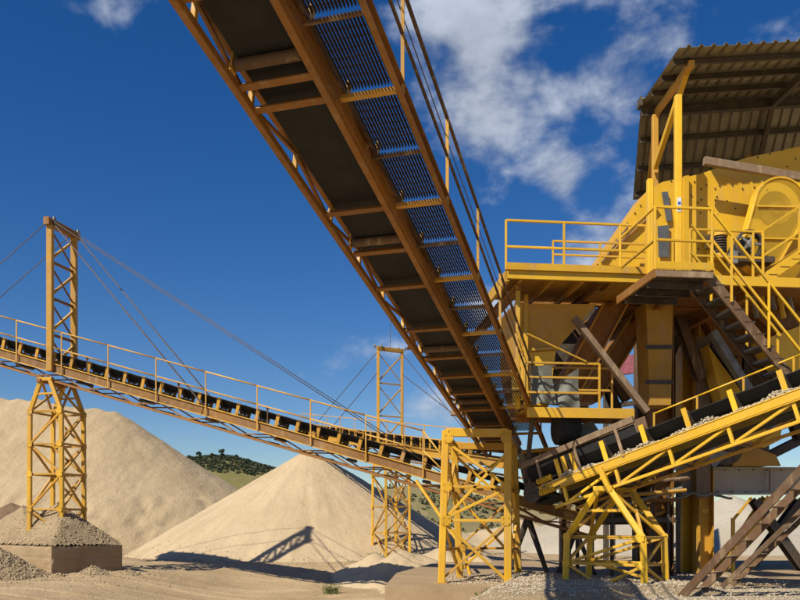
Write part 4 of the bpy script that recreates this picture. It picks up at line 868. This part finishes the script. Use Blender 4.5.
# belt guard: tall slanted mesh capsule
gd = thing('belt_guard', 'tall slanted yellow mesh belt guard over the screen drive', 'guard', on(760, 268, 18.9))
gA, gB = on(781, 205, 18.75), on(762, 252, 18.75)
def capsule(ca, ra, cb_, rb, n=14):
    d_ = (ca - cb_); an = math.atan2(d_.z, d_.dot(PU)); pts_ = []
    for i in range(n + 1): a = an - math.pi / 2 + math.pi * i / n; pts_.append(ca + (PU * math.cos(a) + Z * math.sin(a)) * ra)
    for i in range(n + 1): a = an + math.pi / 2 + math.pi * i / n; pts_.append(cb_ + (PU * math.cos(a) + Z * math.sin(a)) * rb)
    return pts_
cp = capsule(gA, .68, gB, .52); plate(gd, 'mesh_panel', cp, PV * .004, 'guard_mesh')
for i in range(len(cp)): bar(gd, 'rim_strip', cp[i] + PV * .1, cp[(i + 1) % len(cp)] + PV * .1, box(.05, .26), 'yellow_clean', PV)
for y in (206, 238): bar(gd, 'crossbar', on(748 + (238 - y) * .3, y, 18.72), on(800, y + 1, 18.72), box(.03, .04), 'yellow_clean')
obj('drive_wheel', lathe(gA + PV * .25, -PV, [(-.1, .42), (.0, .45), (.03, .42), (.03, .3), (-.02, .28), (-.02, .18), (.08, .16), (.1, .1)], 28), 'yellow_worn', gd)
# brown beam across the screen top
tb = obj('timber_beam', prism(box(.12, .2), on(704, 161, 18.9), on(840, 184, 18.9)), 'dust_brown'); tag(tb, 'weathered brown beam fixed across the top of the screen box', 'beam')

rf = thing('roof_canopy', 'corrugated sheet canopy on yellow posts over the screen box', 'roof', on(680, 262, 18.6))
e0, e1, e2 = on(679, 48, 17.8), on(641, 104, 21.2), on(633, 200, 23.8)
RD = (PU + Z * .115).normalized(); RLn = 8.4
w_ = .92; ns = 9
def corr(a, b_, off, w):                                        # one profiled sheet spanning a -> b_, running w along the roof
    d_ = (b_ - a).normalized(); n_ = RD.cross(d_).normalized(); n_ = n_ if n_.z > 0 else -n_; pr_ = []
    x = 0; ribs = 3; st = w / ribs
    for r in range(ribs): pr_ += [(x, 0), (x + st * .62, 0), (x + st * .72, .055), (x + st * .9, .055)]; x += st
    pr_.append((w - .004, 0)); vs_ = []
    for th in (0, .006):
        for P_ in (a, b_): vs_ += [P_ + RD * (off + q) + n_ * (h + th) for q, h in pr_]
    n = len(pr_); fs = [(i, i + 1, n + i + 1, n + i) for i in range(n - 1)] + [(2 * n + i, 3 * n + i, 3 * n + i + 1, 2 * n + i + 1) for i in range(n - 1)]
    fs += [(i, 2 * n + i, 2 * n + i + 1, i + 1) for i in range(n - 1)] + [(n + i, n + i + 1, 3 * n + i + 1, 3 * n + i) for i in range(n - 1)]
    return vs_, fs
for i in range(ns):
    obj('roof_sheet', corr(e0, e1, i * w_, w_), 'roof_sheet', rf); obj('roof_sheet', corr(e1, e2, i * w_, w_), 'roof_sheet', rf)
dn = Z * -.11
for a, b_, fs_ in ((e0, e1, (.17, .45, .72)), (e1, e2, (.32, .62, .9))):
    for f in fs_: q = lerp(a, b_, f) + dn + RD * .04; bar(rf, 'purlin', q, q + RD * RLn, chan(.07, .15, .012), 'roof_steel')
bar(rf, 'ridge_beam', e1 + dn * 2, e1 + dn * 2 + RD * RLn, ib(.15, .26), 'roof_steel'); bar(rf, 'ridge_cap', e1 + Z * .07 - RD * .06, e1 + Z * .07 + RD * RLn, box(.34, .05), 'roof_sheet')
obj('gutter_end', hull_box(e1 + Z * .02 - RD * .03, .08, .3, .24), 'roof_steel', rf)
for k in range(3):
    off = RD * (.45 + 3.4 * k)
    bar(rf, 'rafter', lerp(e0, e1, .12) + off + dn * 1.9, e1 + off + dn * 2.4, box(.14, .16), 'yellow_worn' if k == 0 else 'roof_steel'); bar(rf, 'rafter', e1 + off + dn * 2.4, lerp(e1, e2, .95) + off + dn * 1.9, box(.14, .16), 'yellow_worn' if k == 0 else 'roof_steel')
pp = on(678, 100, 18.5); pz = on(682, 262, 18.5)
po = bar(rf, 'roof_post', V((pp.x, pp.y, ZP - .1)), V((pp.x, pp.y, pp.z + .1)), box(.16, .16), 'yellow_clean', V((0, 1, 0)))
bar(rf, 'knee_brace', on(688, 68, 18.6), on(655, 168, 20.6), box(.13, .13), 'yellow_clean', PU)
q = on(655, 160, 20.8); bar(rf, 'roof_post', V((q.x, q.y, ZP)), V((q.x, q.y, q.z + 1.2)), box(.16, .16), 'yellow_worn', V((0, 1, 0)))
for u_ in (4.2, 7.6):
    for v in (18.5, 22.8): q = V((pp.x, pp.y, 0)) + PU * u_ + PV * (v - 18.5); bar(rf, 'roof_post', q + Z * (ZP - .1), q + Z * (13.0 if v < 20 else 12.7), box(.16, .16), 'yellow_worn', V((0, 1, 0)))
q = V((pp.x, pp.y, on(680, 206, 18.5).z)) - V((0, .086, 0)); sg = obj('notice', hull_box(q, .1, .012, .34), 'white_label', po)
obj('notice_mark', hull_box(q - V((0, .008, -.03)), .07, .006, .07), 'blue_label', sg); obj('notice_mark', hull_box(q - V((0, .008, .09)), .07, .006, .09), 'blue_label', sg)

# ------------------------------------------------------------------ machinery under the plant
cr = thing('crusher', 'dark machine with flywheel and yellow base on the grey main beam', 'crusher', on(755, 466, 22.3))
ppoly(cr, 'body', [(728, 415), (768, 412), (770, 466), (724, 466)], 22.0, 1.3, 'dark_steel')
obj('flywheel', lathe(on(726, 446, 21.8), -PV, [(-.15, .5), (.0, .55), (.05, .5), (.05, .2), (.12, .18), (.14, .1)], 26), 'dark_steel', cr)
ppoly(cr, 'base_cover', [(738, 455), (752, 446), (776, 455), (781, 466), (732, 466)], 21.85, .12, 'yellow_worn')
ppoly(cr, 'grey_chute', [(700, 450), (728, 428), (750, 434), (714, 468)], 21.7, .4, 'grey_steel')
ch = thing('discharge_chute', 'yellow chute with pointed lower edge above the grey main beam', 'chute', on(770, 450, 20.8))
ppoly(ch, 'shell', [(742, 418), (785, 410), (780, 440), (764, 448), (745, 438)], 20.6, .6, 'yellow')
ch = thing('discharge_chute', 'narrow yellow wedge chute between the columns and the steep stair', 'chute', on(735, 420, 20.4))
ppoly(ch, 'shell', [(708, 345), (720, 362), (748, 400), (722, 402)], 20.9, .5, 'yellow_clean'); ppoly(ch, 'shell', [(700, 310), (790, 310), (770, 352), (722, 352)], 21.6, .5, 'yellow_rust_shade')
ch = thing('discharge_chute', 'wide yellow chute behind the handrails of the steep stair', 'chute', on(790, 370, 20))
ppoly(ch, 'shell', [(768, 338), (800, 326), (860, 330), (860, 372), (782, 380)], 19.6, .8, 'yellow_clean'); ppoly(ch, 'shell', [(740, 300), (850, 292), (850, 322), (770, 330)], 20.4, .6, 'yellow_rust_shade')
for i in range(5): bar(ch, 'bracket', on(752 + 9 * i, 292 + 2 * (i % 2), 19.2), on(757 + 9 * i, 318 - 4 * (i % 3), 19.3), box(.1, .05), ('grey_steel', 'yellow_clean')[i % 2])
tb = thing('tail_drum', 'dark rounded drum and skirt above the tail of the stone-loaded conveyor', 'drum', on(568, 432, 19.4))
obj('drum', lathe(on(566, 428, 19.0), PU, [(-.28, .36), (-.24, .42), (.24, .42), (.28, .36)], 22), 'rubber', tb); ppoly(tb, 'skirt', [(556, 436), (592, 420), (600, 432), (566, 446)], 18.9, .3, 'sheet_grey')
# pipes and struts lying in the shade below the loaded conveyor
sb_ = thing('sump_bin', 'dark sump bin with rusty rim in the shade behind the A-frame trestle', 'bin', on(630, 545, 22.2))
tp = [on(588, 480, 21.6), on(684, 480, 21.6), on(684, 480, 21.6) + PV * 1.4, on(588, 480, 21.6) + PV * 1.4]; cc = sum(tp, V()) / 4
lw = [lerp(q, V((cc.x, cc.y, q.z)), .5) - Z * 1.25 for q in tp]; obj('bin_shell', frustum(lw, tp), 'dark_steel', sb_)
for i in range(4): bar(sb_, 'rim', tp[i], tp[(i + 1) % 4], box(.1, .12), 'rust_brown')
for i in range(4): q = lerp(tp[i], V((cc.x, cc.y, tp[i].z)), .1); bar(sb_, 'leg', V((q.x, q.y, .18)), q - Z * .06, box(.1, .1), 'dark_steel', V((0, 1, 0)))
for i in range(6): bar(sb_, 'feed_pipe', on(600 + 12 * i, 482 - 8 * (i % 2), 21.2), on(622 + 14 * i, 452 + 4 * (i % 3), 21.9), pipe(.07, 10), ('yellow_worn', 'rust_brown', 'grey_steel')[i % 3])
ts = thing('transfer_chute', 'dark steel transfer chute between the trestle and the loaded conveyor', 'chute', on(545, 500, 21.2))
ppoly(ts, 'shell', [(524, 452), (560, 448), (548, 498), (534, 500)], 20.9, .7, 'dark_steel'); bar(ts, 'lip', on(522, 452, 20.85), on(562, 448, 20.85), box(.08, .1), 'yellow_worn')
for i in range(3): bar(ts, 'stiffener', on(528 + 12 * i, 452, 20.86), on(536 + 4 * i, 498, 20.86), box(.05, .06), 'yellow_rust_shade', PV)
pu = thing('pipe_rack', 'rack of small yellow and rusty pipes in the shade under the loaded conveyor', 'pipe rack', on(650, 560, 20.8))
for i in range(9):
    y = 486 + 5 * i; bar(pu, 'pipe', on(604 + 5 * i, y + 6 * (i % 3), 20.6 + .1 * i), on(690 - 4 * i, y - 8 + 7 * (i % 2), 20.4 + .15 * i), pipe(.05, 8), ('rust_brown', 'yellow_worn', 'grey_steel', 'yellow_rust_shade')[i % 4])
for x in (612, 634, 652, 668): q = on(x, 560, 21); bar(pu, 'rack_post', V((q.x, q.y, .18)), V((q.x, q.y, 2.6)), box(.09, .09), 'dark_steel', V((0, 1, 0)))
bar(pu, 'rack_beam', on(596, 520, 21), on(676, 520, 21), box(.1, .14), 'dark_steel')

# ground stairs at the lower right
def stair(label, b0, top, off, mat, nt_, prof):
    s_ = thing('ground_stair', label, 'stair', b0)
    bar(s_, 'stringer', b0, top, prof, mat); bar(s_, 'stringer', b0 + off, top + off, prof, mat)
    hd = V((top.x - b0.x, top.y - b0.y, 0)).normalized()
    for i in range(nt_):
        q = lerp(b0, top, (i + .7) / (nt_ + .2)); q = q - Z * .03; plate(s_, 'tread', [q - hd * .085, q + hd * .05, q + hd * .05 + off, q - hd * .085 + off], Z * -.02, mat)
    return s_
g0 = at(680, 598, 16.5); g1 = g0 + V((.74, -.67, 0)) * 3.1 + Z * 3.4
stair('wide rusty steel stair climbing from the slab to the loaded conveyor', g0, g1, V((.58, .64, 0)), 'rust_brown', 10, box(.06, .16))
g0 = at(722, 582, 18.2); g0.z = .18; g1 = g0 + V((.78, -.62, 0)) * 2.9 + Z * 3.0
stair('narrow dark steel ladder stair behind the wide rusty one', g0, g1, V((.42, .46, 0)), 'rust_brown', 10, box(.05, .11))
yp = thing('kick_post', 'short yellow bent railing post behind the rusty stair', 'post', on(733, 576, 18.6)); q = on(733, 576, 18.6)
bar(yp, 'post', V((q.x, q.y, .15)), V((q.x, q.y, 1.75)), box(.08, .08), 'yellow', V((0, 1, 0))); bar(yp, 'arm', V((q.x, q.y, 1.7)), V((q.x + .45, q.y, 2.25)), box(.06, .06), 'yellow'); obj('foot', hull_box(V((q.x, q.y, .22)), .26, .26, .14), 'yellow', yp)

# red-roofed shed frame far behind
sh = thing('shed', 'small red-roofed shelter on a dark frame behind the plant', 'shed', at(622, 470, 33) - Z * .0)
sh.location.z = 0; WL[sh] = V(sh.location)
r0, r1 = at(602, 378, 32), at(648, 372, 33); r2, r3 = at(610, 358, 35), at(650, 354, 36); ed = (r1 - r0) / 7
for i in range(7): a = r0 + ed * i; b_ = r2 + (r3 - r2) / 7 * i; plate(sh, 'roof_sheet', [a, a + ed * .97, b_ + (r3 - r2) / 7 * .97, b_], Z * .05, 'red_roof')
for q in (r0, r1, r2, r3): q_ = lerp(q, (r0 + r1 + r2 + r3) / 4, .15); bar(sh, 'post', V((q_.x, q_.y, 0)), V((q_.x, q_.y, q_.z)), box(.2, .2), 'dark_steel', V((0, 1, 0)))
for k in range(3): bar(sh, 'cross_brace', at(610, 392 + 14 * k, 33), at(644, 388 + 14 * k, 33), box(.12, .2), 'dark_steel')

# things of one kind share a group
GR = {'belt_conveyor': 'belt conveyors of the plant', 'mast_tower': 'mast towers carrying conveyors', 'support_trestle': 'yellow conveyor trestles', 'discharge_chute': 'yellow chutes of the plant',
      'rubber_sheet': 'hanging rubber sheets', 'ground_stair': 'rusty stairs at the slab', 'sand_pile': 'sand stockpiles', 'gravel_mound': 'gravel around the footing block'}
for o in list(COL.objects):
    k = o.name.split('.')[0]
    if o.parent is None and k in GR and 'group' not in o: o['group'] = GR[k]
